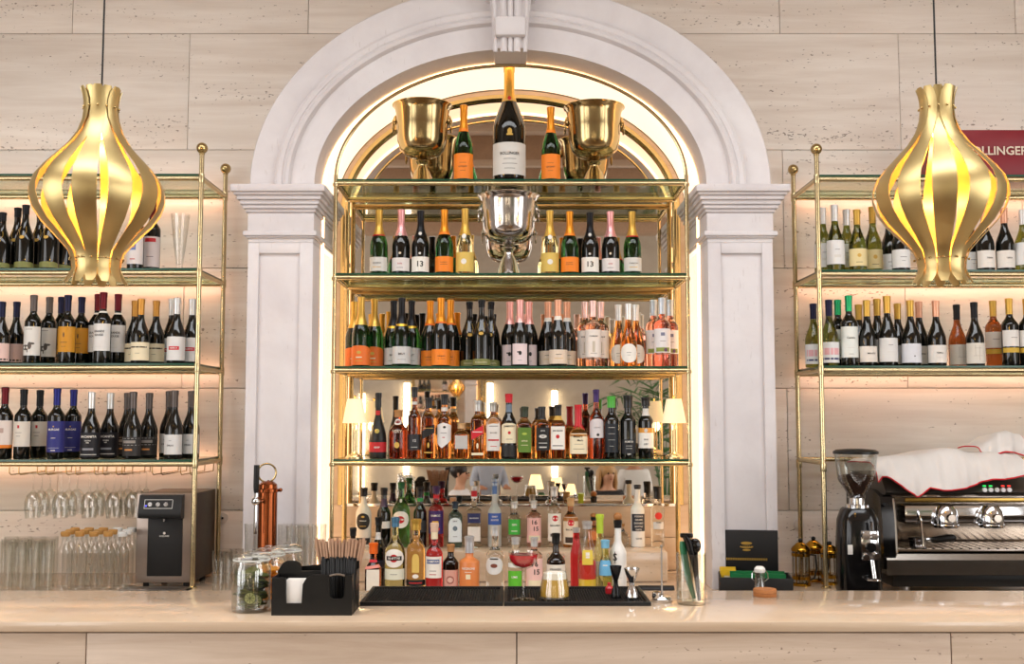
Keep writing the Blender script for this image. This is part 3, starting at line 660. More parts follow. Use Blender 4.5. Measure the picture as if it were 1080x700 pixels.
kind('w_chain', 'wine_bottle', glass=GDARK, cap=(.86, BLKF, 'foil', .0006), labels=[(.03, .12, 85, paper('7E8048'), 'arch')], extra=chain, **CH)

# ---- centre unit, shelf by shelf (y pixel of each shelf's glass is CZ)
def trio(key, xs, tops, z, what, name_l='left rear', Yf=5.18, dy=.102):
    for x, t, y, w_ in zip(xs, tops, (Yf + dy, Yf, Yf + dy), ('rear left of', 'front bottle of', 'rear right of')):
        bottle(key, x, y, z, t, '%s the three %s' % (w_, what), 'bottles on the third glass shelf')
z1, z2, z3, z4 = CZ
bottle('ch_yellow', 489, 5.23, z1, 111, 'champagne bottle with yellow label between left brass bucket and giant bottle', 'champagne on the top shelf')
bottle('ch_yellow', 581, 5.23, z1, 113, 'champagne bottle with yellow label right of the giant bottle', 'champagne on the top shelf')
bottle('magnum', 537, 5.24, z1, 71, 'giant dark champagne bottle with gold foil neck in the middle of the arch')
row2 = [('ch_moet', 399.6, 221, 'green champagne bottle, gold foil, red collar, grey label'), ('ch_pink', 423, 221, 'dark champagne bottle with pink foil neck'), ('ch_13', 443.5, 222, 'black foil champagne bottle with a 13 on its white label'),
        ('ch_orange', 468.6, 221, 'champagne bottle with orange foil and orange label'), ('ch_clear', 490.4, 220, 'clear champagne bottle with gold label')]
for (k, x, t, d), x2 in zip(row2, (667, 644, 622.5, 601, 580)):
    bottle(k, x, 5.22, z2, t, d + ', left of the silver bucket', 'champagne on the second shelf'); bottle(k, x2, 5.22, z2, t + 2, d + ', right of the silver bucket', 'champagne on the second shelf')
trio('g_orange', (373.5, 380.7, 394.6), (318, 313, 315), z3, 'orange-labelled champagnes with gold foil at the shelf\'s left end')
trio('g_grey', (415, 423.5, 433.9), (317, 314, 317), z3, 'champagnes with black foil and gold medallions')
trio('g_orng2', (453.6, 465, 475.2), (317, 314, 316), z3, 'champagnes with orange foil and square orange labels')
trio('g_dark', (495.2, 508, 517.8), (318, 316, 318), z3, 'black bottles with gold medallions hung on cords')
trio('g_pink', (537.8, 548.5, 558), (318, 316, 318), z3, 'black bottles with pink foil and a black bird label')
trio('g_rose', (578, 588.7, 598.2), (318, 316, 318), z3, 'black bottles with rose gold foil and white collars')
trio('rose_big', (617, 625.5, 634), (318, 317, 318), z3, 'pale rose wines with big cream labels')
trio('orange_oval', (652.5, 663, 671), (321, 320, 321), z3, 'orange wines with white capsules and oval labels')
trio('pink_wine', (689.5, 698.5, 707), (316, 314, 316), z3, 'pink wines with ice grey capsules at the right end')
# spirits on the lowest glass shelf
CAPB = plastic('161414')
def cork(pr): return []
kind('s_cognac', 'spirit_bottle', .041, .32, .30, .72, .0135, pbr('frosted_dark', '14110E', .4), (.78, CAPB, 'cap', .001), [(.10, .25, 85, RD), (.06, .10, 85, Bk, None, 'stripe_label'), (.25, .28, 85, Bk, None, 'stripe_label')], [('VSOP', .17, .008, Wt, 0), ('disc', .42, 0, foil('C0B060'), None, 0, .022, .022), ('rect', .70, .0012, RD, None, 0, .02, .022)])
kind('s_round', 'spirit_bottle', .044, .235, .55, .80, .015, GMAHOG, (.86, pbr('cork', 'A87848', .8), 'stopper', .004), [(.70, .82, 60, paper('D8D4CC'), 'oval')], [('disc', .76, .0004, paper('7A1E14'), 0, 0, .022, .014), ('VERY', .56, .014, paper('C8B8A0'), None), ('disc', .28, 0, Gd, None, 0, .024, .03)])
kind('s_slim', 'spirit_bottle', .0315, .345, .56, .72, .0125, GAMBD, (.86, CAPB, 'cap', .002), [(.12, .34, 88, paper('2C2A2C')), (.76, .80, 180, WG, None, 'collar_label')], [('12', .25, .012, WG, 0), ('rect', .16, 0, WG, 0, 0, .03, .002)])
kind('s_slant', 'spirit_bottle', .0335, .30, .66, .78, .0145, GAMBER, (.83, CAPB, 'cap', .002), [(.32, .56, 46, Bk, 'slant')], [('rect', .50, .001, Gd, None, 0, .04, .0025), ('disc', .22, 0, Gd, None, 0, .01, .028), ('rect', .10, 0, Gd, None, 0, .036, .006)], sq=4.5)
kind('s_white', 'spirit_bottle', .0345, .315, .58, .76, .0145, GAMBER, (.84, CAPB, 'cap', .002), [(.16, .56, 70, paper('DEDAD6'), 'diamond'), (.74, .80, 180, WG, None, 'collar_label')], [('disc', .49, 0, Bk, 0, .004, .014, .012), ('rect', .4, 0, DK, 0, 0, .03, .002), ('rect', .33, 0, RD, 0, 0, .012, .004)])
kind('s_squat', 'spirit_bottle', .037, .18, .68, .84, .016, GAMBER, (.86, pbr('clear_stopper', 'C8A070', .15), 'stopper', .002), [(.28, .66, 42, paper('B8B4AE'))], sq=4.5)
kind('s_red', 'spirit_bottle', .0335, .295, .66, .78, .0145, GAMBER, (.82, foil('B8B6B2'), 'cap', .002), [(.32, .58, 46, RED2, 'slant')], [('rect', .46, .001, Wt, None, 0, .04, .0035), ('disc', .22, 0, CREAM, None, 0, .01, .028), ('rect', .08, 0, CREAM, None, 0, .05, .012)], sq=4.5)
kind('s_arch', 'spirit_bottle', .0345, .285, .66, .80, .0145, GAMBER, (.84, foil('A8A49C'), 'cap', .002), [(.14, .74, 60, paper('DAD4CC'), 'arch')], [('rect', .33, 0, RD, 0, 0, .05, .008), ('rect', .58, 0, DK, 0, 0, .04, .003), ('BULLEIT', .46, .006, DK, 0), ('rect', .22, 0, RD, 0, 0, .03, .003)], sq=3)
kind('s_jame', 'spirit_bottle', .037, .315, .53, .76, .0142, GDARK, (.87, RED2, 'cap', .002), [(.24, .55, 86, CREAM, 'arch'), (.03, .21, 86, paper('22201E'), None, 'stripe_label'), (.72, .84, 180, paper('6A7A8A'), None, 'collar_label')], [('JAMESON', .50, .0085, Bk, 0), ('disc', .40, 0, RD, 0, 0, .014, .016), ('rect', .30, 0, DK, 0, 0, .03, .002)])
kind('s_green', 'spirit_bottle', .0345, .255, .64, .80, .0145, GAMBER, (.80, pbr('dark_olive_cap', '2A3320', .4), 'cap', .002), [(.12, .60, 50, paper('5C7C2C'))], [('disc', .48, 0, paper('A8B84C'), 0, 0, .022, .012), ('APPLE', .34, .007, CREAM, 0), ('rect', .26, 0, CREAM, 0, 0, .03, .002)], sq=5)
kind('s_black', 'spirit_bottle', .0345, .255, .64, .82, .0145, GAMBER, (.76, CAPB, 'cap', .002), [(.16, .60, 50, Bk)], [('JACK', .54, .006, WG, 0), ('disc', .43, 0, WG, 0, 0, .034, .018), ('N7', .43, .008, Bk, 0), ('rect', .30, 0, WG, 0, 0, .036, .003), ('rect', .22, 0, WG, 0, 0, .032, .006)], sq=5)
kind('s_beam', 'spirit_bottle', .036, .265, .62, .80, .0142, GAMBER, (.80, CAPB, 'cap', .002), [(.17, .60, 50, Wt), (.72, .80, 180, Gd, None, 'collar_label')], [('JIM BEAM', .52, .0072, Bk, 0), ('disc', .41, 0, RD, 0, 0, .017, .02), ('rect', .24, 0, DK, 0, 0, .044, .004)], sq=4.5)
def drips(pr):
    m = MB()
    for i in range(9):
        a = 2 * math.pi * i / 9; L = .012 + .016 * ((i * 37) % 7) / 7; z0 = .162; r0 = radius_at(pr, z0)
        m.tube([((radius_at(pr, z0 - q * L) + .001) * math.sin(a), -(radius_at(pr, z0 - q * L) + .001) * math.cos(a), z0 - q * L) for q in (0, .5, 1)], [.0045, .0035, .002], 6)
    return [('wax_drip', m.mesh('wax_drip', pbr('red_wax', 'C01C26', .25)), None)]
kind('s_wax', 'spirit_bottle', .045, .265, .42, .64, .0150, GAMBER, (.60, pbr('red_wax', 'C01C26', .25), 'wax_seal', .002), [(.09, .47, 56, CREAM)], [("Maker's", .41, .009, Bk, 0, -.004), ('Mark', .34, .009, Bk, 0, .006), ('rect', .27, 0, DK, 0, 0, .04, .0016), ('rect', .18, 0, DK, 0, 0, .05, .002)], sq=3.2, extra=drips)
kind('s_purple', 'spirit_bottle', .034, .335, .56, .74, .0135, GMAHOG, (.82, PURF, 'capsule', .001), [(.30, .58, 72, paper('D2CCCC'), 'arch')], [('LUSTAU', .45, .006, DK, 0), ('disc', .345, 0, Bk, 0, .003, .014, .014)])
kind('s_gcap', 'spirit_bottle', .036, .31, .60, .76, .0165, GDARK, (.82, plastic('4CA83C'), 'cap', .003), [(.10, .56, 60, paper('1C2026'))], [('rect', .5, 0, WG, 0, 0, .03, .002), ('rect', .4, 0, WG, 0, 0, .034, .0012), ('rect', .3, 0, WG, 0, 0, .034, .0012), ('rect', .2, 0, WG, 0, 0, .02, .0015)])
kind('s_port', 'spirit_bottle', .0385, .315, .58, .74, .0185, GDARK, (.80, CAPB, 'cap', .003), [(.08, .30, 60, paper('1A1A1E'))], [('PORTO', .265, .0085, Wt, 0), ('LBV', .07, .007, Wt, 0), ('rect', .2, 0, WG, 0, 0, .03, .0018), ('rect', .16, 0, WG, 0, 0, .03, .0018)])
kind('s_orlab', 'spirit_bottle', .0365, .305, .60, .76, .0165, GDARK, (.86, CAPB, 'cap', .004), [(.17, .42, 84, Wt), (.42, .50, 84, paper('E09A3E'), None, 'stripe_label'), (.70, .82, 60, WG, None, 'neck_label')], [('FINE', .31, .007, DK, 0), ('LBV', .235, .008, Bk, 0), ('disc', .46, .0004, WG, 1, 0, .016, .02)])
SP = [('s_cognac', 398.7, 414, 'dark cognac bottle with a red label beside the left table lamp'), ('s_round', 420, 432, 'round dark brandy decanter with pale oval collar label'), ('s_slim', 437, 408, 'tall slim amber bottle with black cap and dark low label'),
      ('s_slant', 452, 419, 'square whisky bottle with slanted black label and black cap'), ('s_white', 468.7, 415.5, 'amber whisky bottle with white pointed label and black cap'), ('s_squat', 486.7, 446, 'short squat amber bottle with a plain grey square label'),
      ('s_red', 503.7, 422, 'square whisky bottle with slanted red label'), ('s_arch', 520, 424, 'amber bourbon bottle with tall arched cream label'), ('s_jame', 536.7, 415, 'dark whiskey bottle with cream label and red cap'),
      ('s_green', 553.5, 428.5, 'square bourbon bottle with a green label'), ('s_black', 571.5, 428.5, 'square amber whiskey bottle with black label and white print'), ('s_beam', 588.7, 426.5, 'amber bourbon bottle with white label and red seal'),
      ('s_wax', 610, 426.5, 'squat bourbon bottle dipped in red wax'), ('s_purple', 629, 410.5, 'mahogany brandy bottle with purple capsule'), ('s_gcap', 645, 417.5, 'black bottle with a bright green cap'),
      ('s_port', 662.6, 416.5, 'black port bottle with low white lettering and black cap'), ('s_orlab', 681.3, 418.5, 'black bottle with white and orange label by the right table lamp')]
for k, x, t, d in SP: bottle(k, x, 5.215, z4, t, d, 'spirits on the lowest glass shelf')

# ---- liquor on the back counter: a rear row on the stone step, a front row on the counter
kind('l_vanilla', 'spirit_bottle', .0385, .30, .56, .78, .014, pbr('milky_glass', 'D9D2C2', .3), (.86, CAPB, 'cap', .003), [(.30, .58, 55, Bk, 'oval'), (.05, .16, 60, Bk, None, 'stripe_label')], [('VANILLA', .45, .006, Wt, 0), ('rect', .36, .0006, Gd, 0, 0, .03, .003), ('disc', .52, .0006, Gd, 0, 0, .016, .010), ('RUM', .1, .007, Wt, 1)])
kind('l_dark', 'spirit_bottle', .034, .30, .56, .76, .014, GDARK, (.88, CAPB, 'cap', .002), [(.32, .44, 85, WG), (.68, .82, 180, paper('4A3A52'), None, 'neck_label')])
kind('l_dark2', 'spirit_bottle', .033, .33, .56, .76, .014, GDARK, (.90, CAPB, 'cap', .001), [(.70, .80, 50, WG, None, 'neck_label'), (.3, .42, 80, paper('262236'))])
kind('l_mgreen', 'vermouth_bottle', .044, .335, .56, .80, .0145, GBRIGHTG, (.90, plastic('1E5A30'), 'cap', .002), [(.30, .56, 62, Wt, 'oval')], [('disc', .43, .0004, RD, 0, 0, .04, .038), ('MARTINI', .43, .0085, Wt, 0), ('disc', .72, 0, WG, None, 0, .012, .02)])
kind('l_collar', 'spirit_bottle', .033, .31, .56, .76, .0145, GDARK, (.84, CAPB, 'cap', .003), [(.76, .82, 180, paper('2E9A50'), None, 'collar_label'), (.25, .45, 80, paper('2A2A2A'))])
kind('l_purple', 'liqueur_bottle', .037, .31, .60, .78, .0145, GRED, (.88, plastic('3A1A4A'), 'cap', .003), [(.22, .60, 75, paper('3A2060')), (.80, .86, 180, RED2, None, 'collar_label')], [('RAMOS', .52, .010, Wt, 0), ('rect', .40, 0, paper('E0B030'), 0, 0, .03, .02), ('rect', .30, 0, RED2, 0, 0, .045, .012)])
kind('l_blue', 'gin_bottle', .036, .235, .68, .84, .0125, GBLUE, (.86, plastic('1C2A3A'), 'cap', .002), [(.12, .66, 48, paper('DCE4E6'), 'arch')], [('DRY', .58, .007, DK, 0), ('disc', .42, 0, paper('6A7A86'), 0, 0, .022, .026), ('rect', .24, 0, DK, 0, 0, .02, .002)], sq=4.5)
kind('l_sqclear', 'vodka_bottle', .036, .31, .60, .66, .0135, GCLEAR, (.80, WHF, 'cap', .001), [(.40, .56, 44, paper('2A2E5A')), (.10, .34, 44, paper('E2DAD0'))], [('BELVEDERE', .48, .0055, Wt, 0), ('rect', .88, .0035, RD, None, 0, .02, .03)], sq=5)
kind('l_frost', 'vodka_bottle', .0335, .345, .50, .66, .0135, FROST, (.90, foil('9AA6B8'), 'cap', .001), [(.33, .50, 70, paper('3A5AA8')), (.78, .96, 60, paper('5A7AB0'), None, 'neck_label')], [('GREY', .45, .008, Wt, 0), ('GOOSE', .40, .008, Wt, 0)])
kind('l_grnlab', 'gin_bottle', .033, .235, .62, .78, .014, GCLEAR, (.86, WHF, 'cap', .002), [(.28, .62, 60, paper('3CA83C'))], [('GIN', .5, .010, Wt, 0), ('rect', .36, 0, Wt, 0, 0, .03, .003)])
kind('l_1615', 'gin_bottle', .037, .245, .68, .80, .013, tglass('blush_glass', 'F0C8C0'), (.84, WHF, 'stopper', .002), [(.10, .64, 70, paper('E6B4AE'))], [('16', .54, .022, Bk, 0, -.002), ('15', .40, .022, Bk, 0, .006), ('rect', .2, 0, CREAM, 0, 0, .06, .028)])
kind('l_1615b', 'gin_bottle', .037, .245, .68, .80, .013, tglass('blush_glass', 'F0C8C0'), (.84, WHF, 'stopper', .002), [(.10, .64, 70, paper('EBC0B6'))], [('16', .54, .022, Bk, 0, -.002), ('15', .40, .022, Bk, 0, .006), ('rect', .2, 0, CREAM, 0, 0, .06, .028)])
kind('l_bacardi', 'rum_bottle', .034, .305, .60, .76, .0145, GCLEAR, (.84, foil('C8C6C4'), 'cap', .003), [(.10, .56, 70, Wt)], [('disc', .48, 0, RED2, 0, 0, .03, .03), ('BACARDI', .36, .0085, Bk, 0), ('rect', .2, 0, paper('5A5048'), 0, 0, .05, .014)])
kind('l_bacdark', 'rum_bottle', .038, .255, .56, .76, .0145, GAMBER, (.84, pbr('clear_stopper', 'C8A070', .15), 'cap', .003), [(.06, .62, 74, paper('E0CDB4'))], [('disc', .5, 0, RED2, 0, 0, .032, .032), ('BACARDI', .36, .0085, Bk, 0), ('rect', .15, 0, paper('3A2A20'), 0, 0, .06, .03)])
def ballcork(pr): return [('cork_ball', MB().sphere((0, 0, pr[-1][1] + .016), .019, 16, 10, (1, 1, .9)).mesh('cork_ball', pbr('cork_ball', 'A8703C', .5, var=.2)), None)]
kind('l_ball', 'tequila_bottle', .033, .22, .50, .78, .0135, GAMBER, (.90, CAPB, 'neck_ring', .001), [(.25, .55, 70, paper('C8743A'))], extra=ballcork)
kind('l_neckgrn', 'spirit_bottle', .029, .30, .45, .72, .0145, GYELG, (.96, plastic('B8D040'), 'cap', .001), [(.76, .96, 180, paper('BAD23E'), None, 'neck_label'), (.2, .4, 70, paper('DCE0D0'))])
kind('l_orange', 'liqueur_bottle', .037, .235, .48, .70, .0155, GAMBD, (.80, plastic('E2641C'), 'cap', .003), [(.08, .50, 40, paper('E4DCCC')), (.50, .60, 60, paper('E08A7A'), 'slant', 'stripe_label')], [('rect', .66, .0005, RED2, None, 0, .03, .012)], sq=4)
kind('l_bianco', 'vermouth_bottle', .0445, .325, .54, .78, .0145, GYELG, (.88, foil('5A88A8'), 'cap', .002), [(.36, .60, 62, Wt, 'oval'), (.20, .34, 70, paper('DCDCC8'))], [('disc', .48, .0004, RD, 0, 0, .034, .034), ('rect', .48, .0006, Bk, 0, 0, .07, .018), ('MARTINI', .48, .0095, Wt, 0), ('rect', .27, 0, DK, 1, 0, .03, .002)])
kind('l_gold', 'liqueur_bottle', .0405, .315, .58, .80, .017, GGOLD, (.86, GOLDF, 'cap', .004), [(.12, .20, 100, Bk), (.30, .55, 22, paper('D8B860'), 'arch', 'neck_label')], [('disc', .25, .001, Wt, None, 0, .026, .018), ('rect', .16, 0, RD, 0, 0, .06, .005)])
kind('l_campari', 'liqueur_bottle', .037, .30, .56, .74, .0145, GRED, (.88, paper('D9B8A0'), 'cap', .002), [(.24, .54, 66, Wt), (.78, .88, 180, CREAM, None, 'collar_label')], [('rect', .47, 0, paper('2A4A8A'), 0, 0, .06, .018), ('CAMPARI', .47, .0095, Wt, 0), ('rect', .34, 0, DK, 0, 0, .03, .002), ('rect', .29, 0, RD, 0, 0, .03, .003)])
kind('l_monkey', 'gin_bottle', .034, .205, .62, .80, .0135, GBROWN, (.86, pbr('cork', 'A87848', .8), 'stopper', .002), [(.10, .50, 72, paper('D09A8A'))], [('disc', .30, 0, paper('9A5A50'), 0, 0, .034, .034), ('disc', .30, .0003, paper('D8B0A0'), 0, 0, .022, .022)])
kind('l_peach', 'cocktail_bottle', .044, .24, .56, .66, .0175, pbr('orange_lacquer', 'D98348', .3), (.72, foil('D0D0D2'), 'cap', .002), [], [('NEGRONI', .46, .009, Wt, None), ('rect', .4, 0, Wt, None, 0, .03, .002), ('rect', .32, 0, CREAM, None, 0, .02, .02)])
kind('l_ketel', 'vodka_bottle', .040, .29, .56, .72, .0145, GCLEAR, (.86, WHF, 'cap', .002), [(.30, .56, 62, paper('D6D6D2'), 'oval')], [('disc', .43, .0004, paper('7A4030'), 0, 0, .03, .018), ('rect', .53, .0006, DK, 0, 0, .036, .006), ('rect', .12, 0, DK, None, 0, .03, .004)])
def handles(pr):
    p = []
    for s in (-1, 1):
        p.append(('ring_handle', MB().tube([(s * (.026 + .012 * math.cos(a * .5236)), 0, .165 + .012 * math.sin(a * .5236)) for a in range(12)], .0035, 8, closed=True).mesh('ring_handle', GCLEAR), None))
    return p
kind('l_kraken', 'rum_bottle', .041, .265, .54, .72, .014, GBROWN, (.84, CAPB, 'cap', .003), [(.14, .50, 80, paper('E2DCCE'))], [('rect', .30, 0, Bk, 0, 0, .07, .022), ('KRAKEN', .42, .009, Bk, 0), ('RUM', .30, .009, Wt, 0)], extra=handles)
kind('l_blulab', 'juice_bottle', .030, .225, .50, .74, .016, GYELG, (.86, paper('7AB8D8'), 'cap', .001), [(.36, .64, 60, paper('6AB0D8'))], [('rect', .55, 0, Wt, 0, 0, .02, .004)])
kind('l_ceramic', 'tequila_bottle', .0365, .29, .54, .74, .0145, CERAM, (.90, CAPB, 'neck_ring', .0015), [], [('S', .50, .028, Bk, None, -.016), ('rect', .50, .0003, Bk, None, -.016, .0025, .045), ('rect', .22, 0, WG, None, 0, .03, .002)], extra=ballcork)
kind('l_roundclear', 'tequila_bottle', .042, .15, .45, .80, .016, GCLEAR, (.90, pbr('cork', 'A87848', .8), 'stopper', .002))
kind('l_wblk', 'vodka_bottle', .0345, .30, .60, .74, .0145, CERAM, (.94, foil('3A3A3C'), 'pourer', .0005), [(.26, .54, 62, paper('2A2C38'))], [('VODKA', .50, .0085, Wt, 0), ('GRAPE', .445, .0085, Wt, 0), ('DOURO', .39, .0085, Wt, 0), ('BOTTLE', .335, .0075, Wt, 0), ('DISTIL', .285, .0075, Wt, 0), ('CAVES', .14, .007, DK, None)])
kind('l_reddot', 'vodka_bottle', .0325, .305, .62, .74, .0165, GCLEAR, (.80, CAPB, 'cap', .001), [(.30, .42, 50, paper('D6D4D0'))], [('disc', .52, 0, paper('E03A30'), None, 0, .036, .036), ('PURE', .41, .007, DK, 0), ('rect', .22, 0, WG, None, 0, .034, .003)])
def layers(pr):
    a = MB().lathe([(.036, .003), (.0366, .006), (.0366, .062)], 20).mesh('yellow_layer', pbr('yellow_juice', 'E6C23A', .2)); b = MB().lathe([(.0366, .0622), (.0366, .12), (.034, .135)], 20).mesh('red_layer', pbr('red_juice', 'C83A2E', .2))
    return [('yellow_juice', a, None), ('red_juice', b, None)]
def shell(pr): return None
kind('l_layer', 'juice_bottle', .040, .285, .50, .86, .018, CLEAR, (.90, foil('C9C5C0'), 'pourer', .001), [(.42, .62, 34, paper('E2C84A'))], [('rect', .55, 0, Wt, 0, 0, .016, .022)], extra=layers)
kind('l_redtall', 'juice_bottle', .028, .30, .55, .86, .015, GRED, (.93, foil('C9C5C0'), 'pourer', .001))
kind('l_redlab', 'bitters_bottle', .027, .27, .62, .80, .011, GBROWN, (.88, CAPB, 'cap', .002), [(.62, .80, 75, RED2, None, 'neck_label'), (.2, .55, 80, WG)])
kind('l_greenf', 'gin_bottle', .033, .25, .60, .78, .014, GCLEAR, (.88, WHF, 'cap', .002), [(.14, .42, 62, paper('5CB82C')), (.48, .56, 62, paper('E6E6DC'), None, 'stripe_label')], [('LIME', .31, .009, Wt, 0)])
REAR = [('l_vanilla', 383.4, 514, 'milky bottle with black oval label and black cap, rear row far left'), ('l_dark', 404.7, 514, 'dark rear-row bottle with a pale band and purple neck'), ('l_mgreen', 423, 508, 'bright green vermouth bottle in the rear row'),
        ('l_collar', 443, 513, 'black bottle with a green collar in the rear row'), ('l_purple', 460, 512, 'red bitter bottle with purple label and purple cap in rear row'), ('l_blue', 480, 528.5, 'pale blue square gin bottle on the stone step'),
        ('l_sqclear', 500, 512, 'square clear vodka bottle with dark blue label'), ('l_frost', 521.7, 504.5, 'tall frosted vodka bottle with blue label'), ('l_grnlab', 542.5, 528.5, 'clear gin bottle with green label in the rear row'),
        ('l_1615', 563, 527.5, 'pink labelled gin bottle standing on the stone step'), ('l_bacardi', 584.6, 512.5, 'clear rum bottle with red round emblem on white label'), ('l_bacdark', 601.8, 524.5, 'amber rum bottle with red round emblem'),
        ('l_ball', 626, 545, 'amber tequila bottle with round cork ball in rear row'), ('l_roundclear', 655, 552, 'round clear tequila decanter behind the white ceramic bottle'), ('l_wblk', 672.6, 511, 'white bottle with dark block of lettering on the step'), ('l_reddot', 693.6, 512.5, 'clear bottle with black cap and red dot, far right of rear row')]
for k, x, t, d in REAR: bottle(k, x, 5.40, ZR, t, d, 'liquor on the stone step')
FRONT = [('l_redlab', 372, 4.80, 556, 'small dark bottle with red neck label behind the straws'), ('l_orange', 393.7, 4.76, 572, 'brown liqueur bottle with bright orange cap'), ('l_dark2', 399, 4.875, 545, 'dark bottle standing behind the orange-capped bottle'), ('l_bianco', 416.6, 4.765, 545, 'pale yellow green vermouth bottle in the front row'),
         ('l_gold', 438.6, 4.77, 547, 'gold liqueur bottle with black belt in the front row'), ('l_campari', 458, 4.76, 551, 'bright red bitter bottle with white label in front row'), ('l_monkey', 475.3, 4.77, 573.5, 'short dark brown gin bottle with pink label'), ('l_peach', 495, 4.765, 565, 'opaque orange bottle with silver cap in the front row'),
         ('l_ketel', 522, 4.765, 554, 'round clear vodka bottle with pale oval label in front row'), ('l_greenf', 543.5, 4.77, 566, 'clear bottle with lime green label behind the red cocktail'), ('l_1615b', 563.5, 4.77, 566, 'pink labelled gin bottle in the front row behind the foamy cocktail'), ('l_kraken', 586.4, 4.77, 562, 'black rum bottle with ring handles and cream label'),
         ('l_redtall', 608, 4.845, 556, 'slim bottle of red mixer beside the layered bottle'), ('l_layer', 619.5, 4.75, 549, 'clear pourer bottle with yellow and red juice layers'), ('l_neckgrn', 633, 4.84, 542, 'slim pale bottle with lime green neck label'), ('l_blulab', 638.5, 4.755, 569, 'small bottle with sky blue label and cap'), ('l_ceramic', 652, 4.80, 548, 'white ceramic bottle with round cork ball')]
for k, x, y, t, d in FRONT: bottle(k, x, y + .085, ZBC, t, d, 'liquor in the front row on the back counter')

# ---- wines on the left and right units
GL = 'wine bottles on the left shelf'; GR = 'wine bottles on the right shelf'
ya, yb_ = 5.068, 5.18
NTH = ['first', 'second', 'third', 'fourth', 'fifth', 'sixth', 'seventh', 'eighth', 'ninth', 'tenth', 'eleventh', 'twelfth']
la, lb_, lc = LZ[1], LZ[2], LZ[3]
L_TOP = [('w_chain', 2, 0, 224, 'dark bottle with gold neck medallion cut by the left picture edge'), ('w_chain', 17.5, 1, 219, 'dark medallion bottle, rear, just left of the left pendant lamp'), ('w_chain', 26, 0, 216, 'dark medallion bottle, front, just left of the left pendant lamp'),
         ('w_chain', 41, 1, 219, 'dark medallion bottle, rear, at the left rim of the left pendant'), ('w_chain', 52.5, 0, 216, 'dark medallion bottle, front, at the left rim of the left pendant'), ('w_chain', 67, 1, 219, 'dark medallion bottle mostly hidden behind the left pendant lamp'),
         ('w_art', 143, 0, 212, 'wine bottle with picture label just right of the left pendant lamp'), ('w_redneck', 160, 1, 212, 'wine bottle with red banded label beside the empty glass vase')]
for k, x, r, t, d in L_TOP: bottle(k, x, (ya, yb_, 5.285)[r], la, t, d, GL)
L_MID = [('w_purple', 1, 0, 318, 'wine bottle with dark blue capsule cut by the picture edge, middle left shelf'), ('w_purple', 16.4, 1, 318, 'wine bottle with dark blue capsule and pink label, middle left shelf'), ('w_horse', 34.4, 0, 311, 'front wine bottle with horse drawing label'), ('w_horse', 51, 1, 313, 'rear wine bottle with horse drawing label'),
         ('w_amber', 63.5, 2, 313, 'amber labelled wine bottle behind and left of its twins'), ('w_amber', 70.5, 0, 311, 'amber labelled wine bottle at the front of its three'), ('w_amber', 85, 1, 313, 'amber labelled wine bottle behind and right of its twins'),
         ('w_grande', 102.2, 1, 310, 'red capsuled wine bottle, rear left of the three'), ('w_grande', 108, 0, 308, 'red capsuled wine bottle, front one of the three'), ('w_grande', 123.5, 1, 310, 'red capsuled wine bottle, rear right of the three'),
         ('w_cream', 141.5, 1, 317, 'gold capsuled wine with cream label, rear left of three'), ('w_cream', 148, 0, 315, 'gold capsuled wine with cream label, front of three'), ('w_cream', 164, 1, 317, 'gold capsuled wine with cream label, rear right of three'),
         ('w_redtag', 180.5, 2, 315, 'white capsuled wine with red tag, rear left of three'), ('w_redtag', 186, 0, 314, 'white capsuled wine with red tag, front of three'), ('w_redtag', 202, 1, 315, 'white capsuled wine with red tag, rear right behind the post')]
for k, x, r, t, d in L_MID: bottle(k, x, (ya, yb_, 5.285)[r], lb_, t, d, GL)
L_LOW = [('w_redcap', 4, 0, 408, 'wine bottle with dark red capsule at the lowest left shelf\'s left end'), ('w_badge', 23.8, 0, 410, 'black capsuled wine with red badge label, front'), ('w_badge', 41, 1, 411, 'black capsuled wine with red badge label, rear'),
         ('w_blue', 59, 0, 409.5, 'front wine bottle with blue label and blue capsule'), ('w_blue', 76.5, 1, 410.5, 'rear wine bottle with blue label and blue capsule'), ('w_cita', 95.6, 0, 413, 'front black labelled wine with white capsule'), ('w_cita', 115.5, 1, 414, 'rear black labelled wine with white capsule'),
         ('w_band', 133.5, 2, 414, 'dark banded wine, rear left of three'), ('w_band', 139.6, 0, 413, 'dark banded wine, front of three'), ('w_band', 156.5, 1, 414, 'dark banded wine, rear right of three'),
         ('w_greylab', 177.5, 2, 412, 'dark capsuled wine with pale grey label, rear left of three'), ('w_greylab', 183.4, 0, 411.5, 'dark capsuled wine with pale grey label, front of three'), ('w_greylab', 201, 1, 412, 'dark capsuled wine with pale grey label, behind the brass post')]
for k, x, r, t, d in L_LOW: bottle(k, x, (ya, yb_, 5.285)[r], lc, t, d, GL)
ra, rb = RZ[1], RZ[2]
R_TOP = [('w_white', 868.5, 1, 219, 'white capsuled white wine half behind the right brass post'), ('w_white', 881, 0, 216, 'white capsuled white wine, front of three'), ('w_white', 893.5, 1, 221, 'white capsuled white wine, rear right of three'), ('w_gold', 904.5, 0, 221, 'gold capsuled white wine, left of two'), ('w_gold', 921, 1, 218, 'gold capsuled white wine, right of two by the pendant'),
         ('w_plain', 938, 2, 222, 'dark wine with white label, rear, seen through the right pendant\'s left side'), ('w_plain', 950, 0, 220, 'dark wine with white label, front, seen through the right pendant\'s left side'), ('w_plain', 1024.6, 1, 222, 'dark wine with white label just right of the right pendant lamp'),
         ('w_rosecap', 1039, 0, 219, 'rose capsuled dark wine under the red box, left'), ('w_rosecap', 1060, 0, 219, 'rose capsuled dark wine under the red box, right'), ('w_white', 1079.5, 0, 221, 'wine bottle cut by the right picture edge, upper right shelf')]
for k, x, r, t, d in R_TOP: bottle(k, x, (ya, yb_, 5.285)[r], ra, t, d, GR)
